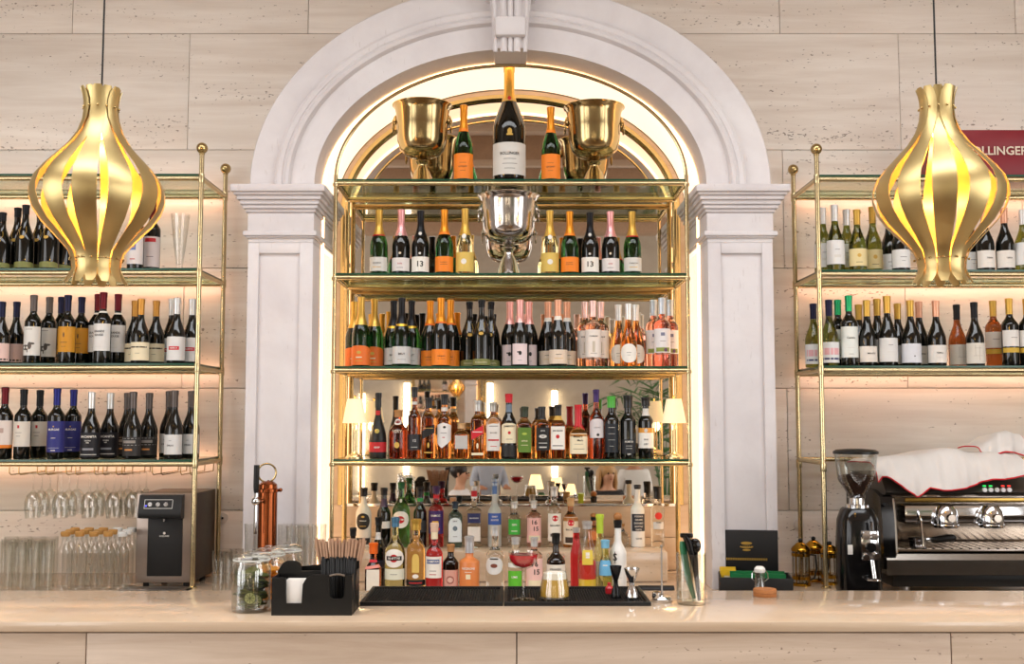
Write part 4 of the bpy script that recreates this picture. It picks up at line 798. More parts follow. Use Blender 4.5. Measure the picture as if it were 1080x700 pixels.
R_MID = [('w_stripe', 858.5, 1, 320, 'navy capsuled white wine, rear, left of the right post'), ('w_stripe', 875, 0, 316, 'navy capsuled white wine with pink striped label, front'), ('w_greencap', 884.5, 1, 316, 'green capsuled wine, rear left of two'), ('w_greencap', 896, 0, 311.5, 'green capsuled wine with white label, front'), ('w_goldcap', 906.5, 1, 321, 'gold capsuled wine peeping out behind its front twin'),
         ('w_goldcap', 915, 0, 316.5, 'gold capsuled wine with low white label beside the green capsules'), ('w_goldtall', 926, 1, 315, 'gold capsuled wine with tall label, rear left'), ('w_goldtall', 936.5, 0, 312, 'gold capsuled wine with tall label, front'), ('w_dot', 947.5, 1, 320, 'gold capsuled wine behind the one with a dot on its label'), ('w_dot', 961, 0, 316.5, 'gold capsuled wine with a small dot on its label'),
         ('w_rosecap', 970, 1, 318, 'rose capsuled wine, rear of two, middle right shelf'), ('w_rosecap', 988, 0, 317, 'rose capsuled wine, front of two, middle right shelf'), ('w_vineb', 1010, 1, 321, 'amber brown wine bottle with vine drawing label'), ('w_vine', 1028.5, 0, 318.5, 'black wine bottle with vine drawing label'),
         ('w_goldbandb', 1048.5, 1, 317, 'brown wine bottle with gold band under its label'), ('w_goldband', 1065.5, 0, 314.5, 'black wine bottle with gold band under its label'), ('w_goldband', 1084, 0, 315, 'wine bottle cut by the right picture edge, middle right shelf')]
for k, x, r, t, d in R_MID: bottle(k, x, (ya, yb_, 5.285)[r], rb, t, d, GR)

# ------------------------------------------------------------------ helpers for the small things
def YON(py, z):
    """depth at which the horizontal plane z is seen at pixel row py"""
    lo, hi = 1.5, 9
    for _ in range(40):
        m_ = (lo + hi) / 2
        if PZ(py, m_) > z: lo, hi = (lo, m_) if False else (m_, hi)
        else: hi = m_
    return lo
def sheet(pts, th, side=1):
    """curved sheet with thickness from a grid of points"""
    nr, nc = len(pts), len(pts[0]); P_ = [[Vector(p) for p in r] for r in pts]; Q = []
    for i in range(nr):
        row = []
        for j in range(nc):
            a = P_[min(i + 1, nr - 1)][j] - P_[max(i - 1, 0)][j]; b = P_[i][min(j + 1, nc - 1)] - P_[i][max(j - 1, 0)]
            n = a.cross(b); n = n.normalized() if n.length > 1e-9 else Vector((0, 0, 1))
            row.append(P_[i][j] + n * th * side)
        Q.append(row)
    m = MB().grid(P_); m.grid(Q); o = nr * nc; fs = []
    for i in range(nr - 1): fs += [(i * nc, (i + 1) * nc, o + (i + 1) * nc, o + i * nc), (i * nc + nc - 1, o + i * nc + nc - 1, o + (i + 1) * nc + nc - 1, (i + 1) * nc + nc - 1)]
    for j in range(nc - 1): fs += [(j, o + j, o + j + 1, j + 1), ((nr - 1) * nc + j, (nr - 1) * nc + j + 1, o + (nr - 1) * nc + j + 1, o + (nr - 1) * nc + j)]
    m.f += fs
    return m
def ring(c, r, rt, axis='y', seg=20, s2=8):
    f = {'y': lambda a: (c[0] + r * math.cos(a), c[1], c[2] + r * math.sin(a)), 'z': lambda a: (c[0] + r * math.cos(a), c[1] + r * math.sin(a), c[2]), 'x': lambda a: (c[0], c[1] + r * math.cos(a), c[2] + r * math.sin(a))}[axis]
    return MB().tube([f(2 * math.pi * i / seg) for i in range(seg)], rt, s2, closed=True)
def flat_text(s, size, x, y, z, depth=.0006, bend=None):
    vs, fs = text_raw(s, size); return MB().add([(x + a, y, z + b) for a, b in vs], fs)

# ------------------------------------------------------------------ pendant lamps
YP = 3.5; SP_ = YP / F_PX
PROF = [(20, 94), (18, 100), (16.6, 108), (16.2, 116), (17.4, 127), (22, 140), (31.5, 154), (44, 167), (55.5, 179), (63.8, 190), (67.6, 201), (67.6, 211), (63.4, 223), (54.7, 236), (44, 247), (33.6, 258), (27, 266), (24, 275), (23, 284), (25, 292), (28, 299)]
zp0 = PZ(303, YP)
def petal_mesh(off, tip):
    pts = []; n = len(PROF)
    for k, (r, y) in enumerate(PROF):
        z = PZ(y, YP) - zp0; rr = (r + off) * SP_
        hw = ((6.0 + (r - 23) * .138) if r > 23 else 6.0 + (23 - r) * .28) * SP_
        if k == 0: hw *= .55
        if k == 1: hw *= .92
        if k == n - 1: hw *= .5; rr += tip
        if k == n - 2: hw *= .95; rr += tip * .5
        row = []
        for j in range(7):
            a = (-1 + 2 * j / 6) * hw / rr
            lift = (abs(-1 + 2 * j / 6) ** 2) * .0
            row.append(((rr + lift) * math.sin(a), -(rr + lift) * math.cos(a), z))
        pts.append(row)
    return sheet(pts, .0012).mesh('petal', BRASSP, 50)
PET = [petal_mesh(.8, .004), petal_mesh(-.8, .0), petal_mesh(1.2, .012)]
RIVET = MB().sphere((0, 0, 0), .0042, 8, 6).mesh('rivet', BRASSD)
BULB = pbr('bulb_glow', 'FFC878', .4, emit=14, var=0)
def pendant(px, label, phase):
    x = PX(px, YP, zp0 + .3); t = thing('pendant_lamp', label, 'lamp', (x, YP, zp0), 0, 'brass pendant lamps')
    for i in range(12):
        inst('petal', PET[i % 2 if i not in (4, 9) else 2], t, (0, 0, 0), R_(30 * i + phase))
    for r, y in ((16.4, 115), (25.2, 274)):
        z = PZ(y, YP) - zp0; rg = ring((0, 0, z), (r - 1.6) * SP_, .0022, 'z', 24).build('ring', BRASSD, t)
        for i in range(12):
            a = R_(30 * i + phase); inst('rivet', RIVET, rg, ((r + 2) * SP_ * math.sin(a), -(r + 2) * SP_ * math.cos(a), z))
    zt = PZ(100, YP) - zp0; zb = PZ(142, YP) - zp0
    MB().tube([(0, 0, zt - .02), (0, 0, RH - zp0)], .0032, 8).build('cord', BLACKM, t)
    MB().lathe([(.05, RH - zp0 - .03), (.055, RH - zp0 - .02), (.055, RH - zp0)], 20).build('ceiling_rose', BRASSD, t)
    MB().lathe([(.012, zb + .016), (.014, zb + .024), (.014, zb + .06), (.008, zt - .015)], 16).build('bulb_holder', BRASSD, t)
    MB().sphere((0, 0, zb), .017, 18, 12).build('bulb', BULB, t)
    l = bpy.data.lights.new('pendant_light', 'POINT'); l.energy = 11; l.color = (1, .50, .10); l.shadow_soft_size = .05
    o = bpy.data.objects.new('pendant_light', l); col.objects.link(o); o.parent = t; o.location = (0, 0, zb - .17)
    return t
pendant(104, 'onion shaped brass petal pendant lamp hanging over the left end of the bar', 9)
pendant(991, 'onion shaped brass petal pendant lamp hanging in front of the red box', 13)

# ------------------------------------------------------------------ wine buckets
def bucket(px, top, half, Y, z, mat, label, foot_y, bowl_y):
    h = PZ(top, Y) - z; x = PX(px, Y, z + h); r = half * Y / F_PX
    t = thing('wine_bucket', label, 'bucket', (x, Y, z)); zb = PZ(bowl_y, Y) - z
    hb = h - zb
    pr = [(.012, zb), (r * .34, zb + .003), (r * .58, zb + hb * .06), (r * .74, zb + hb * .16), (r * .825, zb + hb * .32), (r * .86, zb + hb * .60), (r * .89, zb + hb * .84), (r * .93, zb + hb * .93), (r * .995, zb + hb * .97), (r, h - .004), (r * .985, h),
          (r * .95, h - .003), (r * .86, zb + hb * .86), (r * .82, zb + hb * .6), (r * .76, zb + hb * .36), (r * .64, zb + hb * .18), (r * .3, zb + hb * .08), (.01, zb + hb * .07)]
    MB().lathe(pr, 40).build('bowl', mat, t)
    MB().lathe([(r * .46, 0), (r * .48, .006), (r * .45, .014), (r * .38, .024), (r * .27, zb * .5), (r * .15, zb * .68), (r * .14, zb * .76), (r * .22, zb * .84), (r * .24, zb * .90), (r * .18, zb * .98), (r * .14, zb + .004)], 32).build('foot', mat, t)
    ring((0, 0, h - .004), r * .985, .0045, 'z', 40).build('rim_bead', mat, t)
    for s in (-1, 1):
        zc = zb + hb * .72; hx = s * r * .885
        hm = MB().sphere((hx, 0, zc), .02, 12, 8, (.7, 1, 1.2)).sphere((hx + s * .008, 0, zc - .006), .012, 10, 7).build('lion_mask', mat, t)
        ring((hx + s * .012, 0, zc - .036), .027, .0042, 'x', 18).build('ring_handle', mat, hm)
    return t
bucket(445.5, 111, 32, 5.275, CZ[0], BRASSB, 'footed brass wine bucket at the left of the top shelf', 189, 167)
bucket(626.5, 113, 32.5, 5.275, CZ[0], BRASSB, 'footed brass wine bucket at the right of the top shelf', 189, 168)
bucket(536.5, 206, 33, 5.275, CZ[1], SILVER, 'footed silver wine bucket in the middle of the second shelf', 288, 258)

# ------------------------------------------------------------------ table lamps on the lowest glass shelf
SHADE = pbr('lamp_shade_fabric', 'F2DDB4', .8, emit=.55, var=.05, scale=120)
for px, lb in ((374, 'small brass table lamp with cream shade at the shelf\'s left end'), (711, 'small brass table lamp with cream shade at the shelf\'s right end')):
    Y = 5.24; z = CZ[3]; h = PZ(420.5, Y) - z; zs_ = PZ(446, Y) - z
    t = thing('table_lamp', lb, 'lamp', (PX(px, Y, z + .15), Y, z), 0, 'table lamps in the niche')
    MB().lathe([(.043, 0), (.043, .006), (.036, .010), (.034, .016), (.018, .02), (.008, .03)], 24).build('base', BRASS, t)
    for dx in (-.011, 0, .011): MB().tube([(dx, 0, .018), (dx, 0, zs_ + .02)], .0045, 8).build('stem', BRASS, t)
    MB().lathe([(.0575, zs_), (.0365, h), (.0355, h), (.0565, zs_)], 28, close=False).build('shade', SHADE, t)
    MB().sphere((0, 0, zs_ + .05), .016, 12, 8).build('bulb', BULB, t)
    MB().lathe([(.004, h - .02), (.004, h + .006), (.007, h + .012), (.002, h + .018)], 10).build('finial', BRASS, t)
    for a in (0, 1.57, 3.14, 4.71): pass
    l = bpy.data.lights.new('lamp_light', 'POINT'); l.energy = .7; l.color = (1, .75, .42); l.shadow_soft_size = .03
    o = bpy.data.objects.new('lamp_light', l); col.objects.link(o); o.parent = t; o.location = (0, 0, zs_ - .02)

# ------------------------------------------------------------------ red gift box, glass vase on the side units
Yx = 5.2; x0, x1 = PX(976, Yx, 2.9), PX(1106, Yx, 2.9); zb = RZ[0]; zt = PZ(137, Yx - .1)
t = thing('gift_box', 'dark red presentation box lying on top of the right shelf', 'box', ((x0 + x1) / 2, Yx, zb))
REDB = pbr('red_box_card', '7E1420', .45, var=.05); hw = (x1 - x0) / 2
MB().bbox(-hw, hw, -.1, .1, 0, (zt - zb) * .62, .003).build('box_base', REDB, t); MB().bbox(-hw - .002, hw + .002, -.102, .102, (zt - zb) * .62, zt - zb, .003).build('lid', REDB, t)
flat_text('BOLLINGER', .040, 0, -.1045, (zt - zb) * .52 + .012).build('lettering', paper('DCCBB8'), t, 0)
t = thing('glass_vase', 'empty clear trumpet vase beside the wine bottles on the upper left shelf', 'vase', (PX(189, 5.12, LZ[1]), 5.12, LZ[1])); h = PZ(226, 5.12) - LZ[1]
MB().lathe([(.034, 0), (.034, .005), (.014, .012), (.016, .03), (.03, h * .5), (.044, h), (.0425, h), (.028, h * .5), (.013, .035)], 24).build('glass', CLEAR, t)

# ------------------------------------------------------------------ stemware hanging under the lowest left shelf
lz = LZ[3]; rk = thing('stemware_rack', 'brass wire rack under the lowest left shelf for hanging glasses', 'rack', (0, 5.0, lz - .034))
for pa, pb in ((9, 19), (38.5, 48), (69, 79), (99, 108), (122, 128), (160, 169.5), (190, 200)):
    for q in (pa, pb):
        x = PX(q, 5.0, lz)
        MB().tube([(x, .012, 0), (x, .012, -.026), (x, .03, -.036), (x, .40, -.036), (x, .405, 0)], .0026, 6).build('wire', BRASSD, rk)
def wineglass():
    t = thing('wine_glass', '', 'glass'); H = .205
    MB().lathe([(.034, H), (.034, H - .002), (.004, H - .006), (.0032, H - .04), (.0035, H - .075), (.012, H - .085), (.028, H - .10), (.037, H - .13), (.036, .04), (.031, 0), (.030, 0), (.035, .04), (.036, H - .13), (.027, H - .102), (.011, H - .087)], 20).build('glass', CLEAR, t, 50)
    return t
wg = wineglass(); first = True
for i, q in enumerate((28.7, 58.5, 89, 115, 135)):
    for j, (y, wd) in enumerate(((5.075, 'front'), (5.165, 'middle'), (5.26, 'rear'))):
        lb = '%s upturned wine glass hanging in the %s slot from the left of the rack' % (wd, NTH[i])
        loc = (PX(q, 5.0, lz), y, lz - .034 - .036 + .004 - .205 + .0)
        if first: wg.location = loc; wg['label'] = lb; wg['group'] = 'hanging wine glasses'; first = False
        else: copy_tree(wg, None, loc, 0, lb)

# ------------------------------------------------------------------ tumblers and stoppered water bottles on the back counter, left
def tumbler(name, r0, r1, h, wall=.0018):
    t = thing(name, '', 'glass')
    MB().lathe([(r0 * .9, 0), (r0, .003), (r1, h), (r1 - wall, h), (r0 - wall, .016), (r0 * .5, .014)], 20).build('glass', CLEAR, t, 50); return t
tb = tumbler('highball_glass', .026, .030, .225); first = True
for j, y in enumerate((4.86, 4.96, 5.06)):
    for i in range(4):
        q = 4 + 14.3 * i + j * 3
        lb = '%s tall highball glass from the left in the %s row, left end of the counter' % (NTH[i], ('front', 'middle', 'rear')[j])
        if y - .05 > 4.95 and q > 52: pass
        loc = (PX(q, y, ZBC), y, ZBC)
        if first: tb.location = loc; tb['label'] = lb; tb['group'] = 'highball glasses at the left end'; first = False
        else: copy_tree(tb, None, loc, 0, lb)
WOOD = pbr('stopper_wood', 'B88848', .55, var=.2)
kind('water', 'water_bottle', .031, .262, .66, .84, .0155, CLEAR, (.93, WOOD, 'stopper', .003))
kind('waterc', 'water_bottle', .031, .262, .66, .84, .0155, CLEAR, (.93, pbr('white_stopper', 'D8D8D4', .3), 'stopper', .003))
for j, y in enumerate((4.90, 4.985, 5.07)):
    for i in range(5):
        q = 68 + 15 * i + 5 * j; k = 'waterc' if q > 121 else 'water'
        if q > 139: continue
        d = '%s glass bottle with %s stopper from the left, %s row beside the water dispenser' % (NTH[i], 'white' if k == 'waterc' else 'wooden', ('front', 'middle', 'rear')[j])
        bottle(k, q, y, ZBC, 0, d, 'stoppered water bottles', hs=1.0)

# ------------------------------------------------------------------ water dispenser
Y0, Y1 = 5.035, 5.40; xl, xr = PX(143, Y0, 1.1), PX(204, Y0, 1.1); zt = PZ(520, Y0)
t = thing('water_dispenser', 'steel and black water dispenser behind the brass post on the left', 'dispenser', ((xl + xr) / 2, Y0, ZBC)); hw = (xr - xl) / 2; H = zt - ZBC
DISP = pbr('dispenser_steel', '9C8E84', .35, metal=.7, var=.06); DARKB = pbr('dispenser_side', '3A2C22', .4, var=.1)
MB().bbox(-hw, hw, 0, .02, .02, H, .006).build('front_plate', DISP, t); MB().bbox(-hw + .002, hw - .002, .02, Y1 - Y0, .02, H - .002, .004).build('housing', DARKB, t)
MB().bbox(-hw * .58, hw * .62, -.006, .001, .05, H * .76, .003).build('black_panel', BLACKM, t)
hd = MB().prism([(.0, H * .73), (-.05, H * .745), (-.055, H * .80), (-.03, H * .985), (.0, H * .99)], -hw * .82, hw * .66, axis='x').build('control_head', BLACK, t)
fm = MB()
ye = lambda z: -.055 + (z - H * .80) / (H * .185) * .025 - .002
zl, zh = H * .845, H * .935
for za, zb_ in ((zl, zl + .002), (zh, zh + .002)): fm.add([(-hw * .62, ye(za), za), (hw * .34, ye(za), za), (hw * .34, ye(zb_), zb_), (-hw * .62, ye(zb_), zb_)], [(0, 1, 2, 3)])
for xa in (-hw * .62, hw * .34): fm.add([(xa, ye(zl), zl), (xa + .002, ye(zl), zl), (xa + .002, ye(zh), zh), (xa, ye(zh), zh)], [(0, 1, 2, 3)])
fm.build('panel_outline', WG, hd, 0)
for k in range(3):
    zc = (zl + zh) / 2; MB().lathe([(.010, -.003), (.010, .003), (.007, .005)], 14, c=(-hw * .42 + k * .036, ye(zc), zc), axis='y').build('button', CHROME, hd)
MB().lathe([(.004, -.003), (.004, .003)], 10, c=(-hw * .56, ye(zc) - .001, zl + .012), axis='y').build('indicator', pbr('blue_led', '5A5AE0', .4, emit=1.2), hd)
flat_text('LAQUARE', .007, 0, -.0068, H * .545).build('lettering', WG, t, 0)
MB().lathe([(.003, -.0075), (.006, -.0072), (.003, -.007)], 10, c=(0, 0, H * .575), axis='y').build('drop_logo', WG, t)
MB().tube([(0, -.012, H * .73), (0, -.012, H * .70)], .006, 10).build('spout', CHROME, t)
for sx in (-1, 1):
    for sy in (.04, .3): MB().lathe([(.014, 0), (.014, .021)], 12, c=(sx * hw * .7, sy, 0)).build('foot', BLACK, t)
xa, xb = PX(129, 4.95, .9), PX(200, 4.95, .9)
d = thing('drip_tray', 'flat steel drip tray in front of the water dispenser', 'tray', ((xa + xb) / 2, 4.945, ZBC))
MB().bbox(-(xb - xa) / 2, (xb - xa) / 2, -.055, .05, 0, .008, .003).build('tray', BLACK, d); MB().bbox(-(xb - xa) / 2 + .006, (xb - xa) / 2 - .006, -.049, .044, .0085, .011, .001).build('grille', STEEL, d)

# ------------------------------------------------------------------ beer tap and glasses by the left pilaster
Yt = 4.82; x = PX(282, Yt, 1.2); zt = PZ(507, Yt)
t = thing('beer_tap', 'copper beer tap column with ring top and black handle', 'tap', (x, Yt, ZBC)); H = zt - ZBC; r = .041
MB().lathe([(r * 1.5, 0), (r * 1.5, .012), (r * 1.05, .02), (r, .03), (r, H * .9), (r * 1.22, H * .905), (r * 1.22, H * .93), (r, H * .935), (r * .95, H * .97), (r * .6, H * .995), (.01, H)], 28).build('column', COPPER, t)
rg = ring((-.006, 0, H + .035), .040, .0042, 'y', 28).build('ring_finial', BRASSD, t)
MB().tube([(0, 0, H - .004), (-.004, 0, H + .0)], .008, 8).build('finial_stem', COPPER, t)
for s in (-1, 1): MB().tube([(s * r, 0, H * .92), (s * (r + .012), 0, H * .92)], .006, 8).sphere((s * (r + .014), 0, H * .92), .009, 10, 7).build('side_knob', COPPER, t)
tz = PZ(527, Yt) - ZBC
fb = MB().tube([(-.018, -r + .004, tz), (-.03, -r - .03, tz)], .010, 10).sphere((-.034, -r - .036, tz), .019, 14, 9).tube([(-.034, -r - .036, tz + .01), (-.034, -r - .036, tz + .05)], .008, 10).build('tap_body', CHROME, t)
MB().tube([(-.034, -r - .038, tz - .01), (-.034, -r - .042, tz - .08), (-.034, -r - .042, tz - .14)], .0075, 10).build('spout', CHROME, t)
MB().tube([(-.034, -r - .036, tz + .035), (-.034, -r - .036, tz + .06), (-.033, -r - .036, tz + .155)], [.009, .0125, .0125], 12).build('handle', BLACK, t)
ft = tumbler('collins_glass', .024, .027, .19); first = True
for i, (q, y) in enumerate(((230, 4.80), (243.5, 4.80), (237, 4.88), (250, 4.88))):
    lb = '%s collins glass from the left in the cluster right of the dispenser' % ('leftmost', 'third', 'second', 'rightmost')[i]
    if first: ft.location = (PX(q, y, 1), y, ZBC); ft['label'] = lb; ft['group'] = 'collins glasses by the pilaster'; first = False
    else: copy_tree(ft, None, (PX(q, y, 1), y, ZBC), 0, lb)
bg = tumbler('beer_glass', .026, .033, .295); first = True
for i, (q, y) in enumerate(((265, 4.95), (300, 4.92), (318, 4.92), (336, 4.92), (309, 4.84), (327, 4.84))):
    lb = ('tall slender beer glass just left of the copper tap', 'first tall beer glass right of the tap, rear row', 'second tall beer glass right of the tap, rear row', 'tall beer glass nearest the niche, rear row', 'left tall beer glass in the front row right of the tap', 'right tall beer glass in the front row by the straws')[i]
    if first: bg.location = (PX(q, y, 1), y, ZBC); bg['label'] = lb; bg['group'] = 'tall beer glasses'; first = False
    else: copy_tree(bg, None, (PX(q, y, 1), y, ZBC), 0, lb)

# ------------------------------------------------------------------ things on the bar
def xb(px, y): return PX(px, y, ZBAR + .05)
JG = thin_glass('jar_glass', 'FBFCFB', 'ECEFEC', edge_amt=1.0)
LIMEM = pbr('dried_lime', '5E6428', .7, var=.35, scale=60); RIND = pbr('lime_rind', '3E4A16', .6, var=.2); PULP = pbr('lime_pulp', 'B8BC78', .5, var=.2); ORANGE = pbr('orange_slice', 'F09A20', .4, var=.15)
def jar(px, y, r, h, label, what):
    t = thing('glass_jar', label, 'jar', (xb(px, y), y, ZBAR), 0, 'garnish jars')
    MB().lathe([(r * .88, 0), (r * .97, .003), (r, .010), (r, h * .66), (r * .96, h * .73), (r * .86, h * .78), (r * .85, h * .84), (r * .82, h * .84), (r * .83, h * .78), (r * .94, h * .70), (r * .965, h * .64), (r * .965, .012), (r * .8, .008)], 32).build('glass_body', JG, t)
    ld = MB().lathe([(r * .93, h * .845), (r * .96, h * .855), (r * .96, h * .90), (r * .90, h * .92), (r * .6, h * .955), (r * .25, h * .97), (r * .2, h), (.004, h)], 32).build('lid', JG, t)
    ring((0, 0, h * .84), r * .93, .0028, 'z', 32).build('seal', pbr('seal_rubber', 'C8C8C0', .5), ld)
    ring((0, 0, h * .80), r * .88, .0018, 'z', 32).build('wire_bail', CHROME, t)
    rnd = random.Random(int(px))
    n = 80 if what == 'lime' else 26
    for i in range(n):
        a = rnd.uniform(0, 6.28); rr = r * rnd.uniform(.25, .56); zz = .014 + (h * .56) * i / n
        c = MB().lathe([(.0215, -.002), (.0225, 0), (.0215, .002)], 12)
        o = c.build('slice', (LIMEM if what == 'lime' else ORANGE) if i % 4 else (RIND if what == 'lime' else ORANGE), t); o.location = (rr * math.cos(a), rr * math.sin(a), zz); o.rotation_euler = (rnd.uniform(-.35, .35), rnd.uniform(-.35, .35), 0)
    if what == 'lime':
        for dx, dz, q in ((.022, .035, .019), (.008, .044, .018)):
            yy = -math.sqrt(max(0, (r * .94) ** 2 - dx * dx)) + .002
            yy = -math.sqrt(max(.0001, (r * .93) ** 2 - (dx + q) ** 2)) if dx > .01 else -r * .84
            s_ = MB().lathe([(q, -.0015), (q, .0015)], 18, axis='y').build('lime_wheel', RIND, t); s_.location = (dx, yy, dz)
            MB().lathe([(q * .88, -.0022), (q * .88, -.0016)], 18, axis='y').build('pulp', PULP, s_)
            mm = MB()
            for k in range(8): mm.tube([(0, -.0025, 0), (q * .8 * math.cos(k * .785), -.0025, q * .8 * math.sin(k * .785))], .0007, 4)
            mm.build('segments', RIND, s_)
    return t
yj = YON(647, ZBAR) + .05
jar(265, yj, .0565, .178, 'large glass jar of dried lime slices at the counter front', 'lime')
jar(283, yj + .155, .053, .172, 'second glass jar, with orange slices, just behind the lime jar', 'orange')
jar(302, yj + .27, .050, .170, 'third glass jar, behind the black caddy', 'orange')

# caddy
yc = YON(649, ZBAR); x0, x1 = PX(286, yc, ZBAR), PX(371, yc, ZBAR); W = x1 - x0; D = .15
t = thing('bar_caddy', 'black plastic bar caddy with napkins and straws on the counter', 'caddy', ((x0 + x1) / 2, yc, ZBAR)); hw = W / 2
def fx(p): return PX(p, yc, ZBAR + .05) - (x0 + x1) / 2
def fz(p): return PZ(p, yc) - ZBAR
zb_ = .0
poly = [(-hw, 0), (hw, 0), (hw, fz(607)), (fx(364), fz(606)), (fx(363), fz(628)), (fx(360), fz(631)), (fx(351), fz(631)), (fx(348), fz(628)), (fx(347), fz(606)), (fx(330), fz(606)), (fx(323), fz(609)), (fx(319), fz(616)), (fx(318), fz(636)), (fx(302), fz(636)), (fx(301), fz(609)), (-hw, fz(609))]
MB().prism(poly, 0, .004).build('front_wall', BLACK, t)
poly2 = [(-hw, 0), (hw, 0), (hw, fz(600)), (fx(345), fz(600)), (fx(335), fz(606)), (fx(312), fz(606)), (fx(311), fz(598)), (fx(306), fz(595)), (fx(296), fz(595)), (fx(291), fz(598)), (-hw, fz(606))]
MB().prism(poly2, D * .55, D * .55 + .004).build('divider', BLACK, t)
MB().prism([(-hw, 0), (hw, 0), (hw, fz(598)), (-hw, fz(606))], D - .004, D).build('back_wall', BLACK, t)
for x, z in ((-hw, fz(609)), (hw - .004, fz(606)), (fx(325), fz(612))): MB().bbox(x, x + .004, .004, D - .004, 0, z, .001).build('side_wall', BLACK, t)
MB().box(-hw, hw, .002, D - .002, 0, .004).build('floor_plate', BLACK, t, 0)
g = MB().tube([(fx(347.5) + (fx(363.5) - fx(347.5)) * i / 10, -.001, fz(607) + .0045 * math.sin(math.pi * i / 10)) for i in range(11)], .0028, 8).build('slot_highlight', STEEL, t)  # grey highlight along the slot top, modelled as a bright steel arc
nk = thing('napkin_stack', 'white paper napkins standing in the black caddy', 'napkins', ((x0 + x1) / 2 + (fx(300) + fx(324)) / 2, yc + .03, ZBAR + .004))
for i in range(9):
    MB().bbox(-.030, .030, -.020 + i * .0048, -.0165 + i * .0048, 0, fz(613) - .004 * (i % 3), .0008).build('napkin', WHITE, nk)
def straw_bundle(name, label, px0, px1, yb, z0, ztop, n, mat, spread, rr, seed):
    rnd = random.Random(seed); xa, xb_ = PX(px0, yb, ztop), PX(px1, yb, ztop); t = thing(name, label, 'straws', ((xa + xb_) / 2, yb, z0))
    cols = max(1, n // 3)
    for i in range(n):
        u = ((i % cols) + .5) / cols; rw = i // cols
        xt = (u - .5) * (xb_ - xa); xbm = xt * spread; yy = (rw - 1) * rr * 2.3; h = ztop - z0 + rnd.uniform(-.008, .006)
        MB().tube([(xbm, yy, 0), (xt + rnd.uniform(-.002, .002), yy * 1.3 + .004, h)], rr, 8, cap=False).tube([(xbm, yy, 0), (xt, yy * 1.3 + .004, h - .001)], rr * .82, 6, cap=False).build('straw', mat, t)
    return t
straw_bundle('black_straws', 'bundle of black drinking straws in the caddy', 339, 376, yc + D * .32, ZBAR + .005, PZ(589, yc + .05), 60, BLACK, .9, .0031, 3)
ST = pbr('brown_paper_straw', 'B48E72', .7, var=.25, scale=40)
bs = straw_bundle('paper_straws', 'bundle of brown paper straws fanned out behind the caddy', 331, 386, yc + D + .045, ZBAR + .006, PZ(569, yc + D + .05), 45, ST, .5, .0036, 5)
cupx = bs.location.x; hb = .09
cp = thing('straw_cup', 'dark cup behind the caddy holding paper straws', 'cup', (cupx, yc + D + .045, ZBAR)); MB().lathe([(.040, 0), (.041, .003), (.052, hb), (.0505, hb), (.039, .005), (.02, .005)], 24).build('cup', BLACK, cp)

# bar mats
ym0, ym1 = YON(639, ZBAR), YON(621.8, ZBAR) - .003
for pa, pb, lb in ((379, 530.5, 'black rubber bar mat under the bottles, left of the two'), (531.5, 687, 'black rubber bar mat carrying the cocktails, right of the two')):
    xa, xb_ = PX(pa, ym0, ZBAR), PX(pb, ym0, ZBAR); t = thing('bar_mat', lb, 'mat', ((xa + xb_) / 2, (ym0 + ym1) / 2, ZBAR), 0, 'bar mats'); hw = (xb_ - xa) / 2; hd_ = (ym1 - ym0) / 2
    MB().bbox(-hw, hw, -hd_, hd_, 0, .005, .0015).build('base', RUBBER, t)
    m = MB(); m.bbox(-hw, hw, -hd_, -hd_ + .012, .004, .013, .003).bbox(-hw, hw, hd_ - .012, hd_, .004, .013, .003).bbox(-hw, -hw + .012, -hd_ + .012, hd_ - .012, .004, .013, .003).bbox(hw - .012, hw, -hd_ + .012, hd_ - .012, .004, .013, .003)
    m.build('rim', RUBBER, t)
    m = MB(); nx, ny = int((2 * hw - .03) / .0085), int((2 * hd_ - .03) / .0085)
    for i in range(nx):
        for j in range(ny):
            x = -hw + .017 + i * .0085; y = -hd_ + .017 + j * .0085
            m.add([(x - .0025, y - .0025, .005), (x + .0025, y - .0025, .005), (x + .0025, y + .0025, .005), (x - .0025, y + .0025, .005), (x - .0015, y - .0015, .010), (x + .0015, y - .0015, .010), (x + .0015, y + .0015, .010), (x - .0015, y + .0015, .010)], [(0, 1, 5, 4), (1, 2, 6, 5), (2, 3, 7, 6), (3, 0, 4, 7), (4, 5, 6, 7)])
    m.build('nubs', RUBBER, t, 0)['kind'] = 'stuff'
ZMAT = ZBAR + .0102
# coupe cocktail
y = YON(632, ZMAT); t = thing('coupe_cocktail', 'stemmed coupe glass of red cocktail on the bar mat', 'cocktail', (xb(552, y), y, ZMAT)); h = PZ(581.5, y) - ZMAT; R = 15.8 * y / F_PX
MB().lathe([(.036, 0), (.036, .0015), (.008, .006), (.0035, .015), (.0032, h * .52), (.007, h * .62), (R * .62, h * .70), (R * .9, h * .80), (R, h), (R - .0012, h), (R * .87, h * .81), (R * .58, h * .715), (.004, h * .66)], 28).build('glass', CLEAR, t, 50)
REDD = pbr('red_cocktail', 'C0222E', .15, var=.05)
MB().lathe([(.006, h * .665), (R * .57, h * .72), (R * .865, h * .815), (R * .955, h * .94), (.002, h * .942)], 28).build('drink', REDD, t)
MB().lathe([(.003, h * .945), (.028, h * .946), (.030, h * .955), (.010, h * .965)], 16, c=(-.006, -.004, 0)).build('dried_garnish', pbr('garnish', '5A1A1C', .6, var=.3), t)
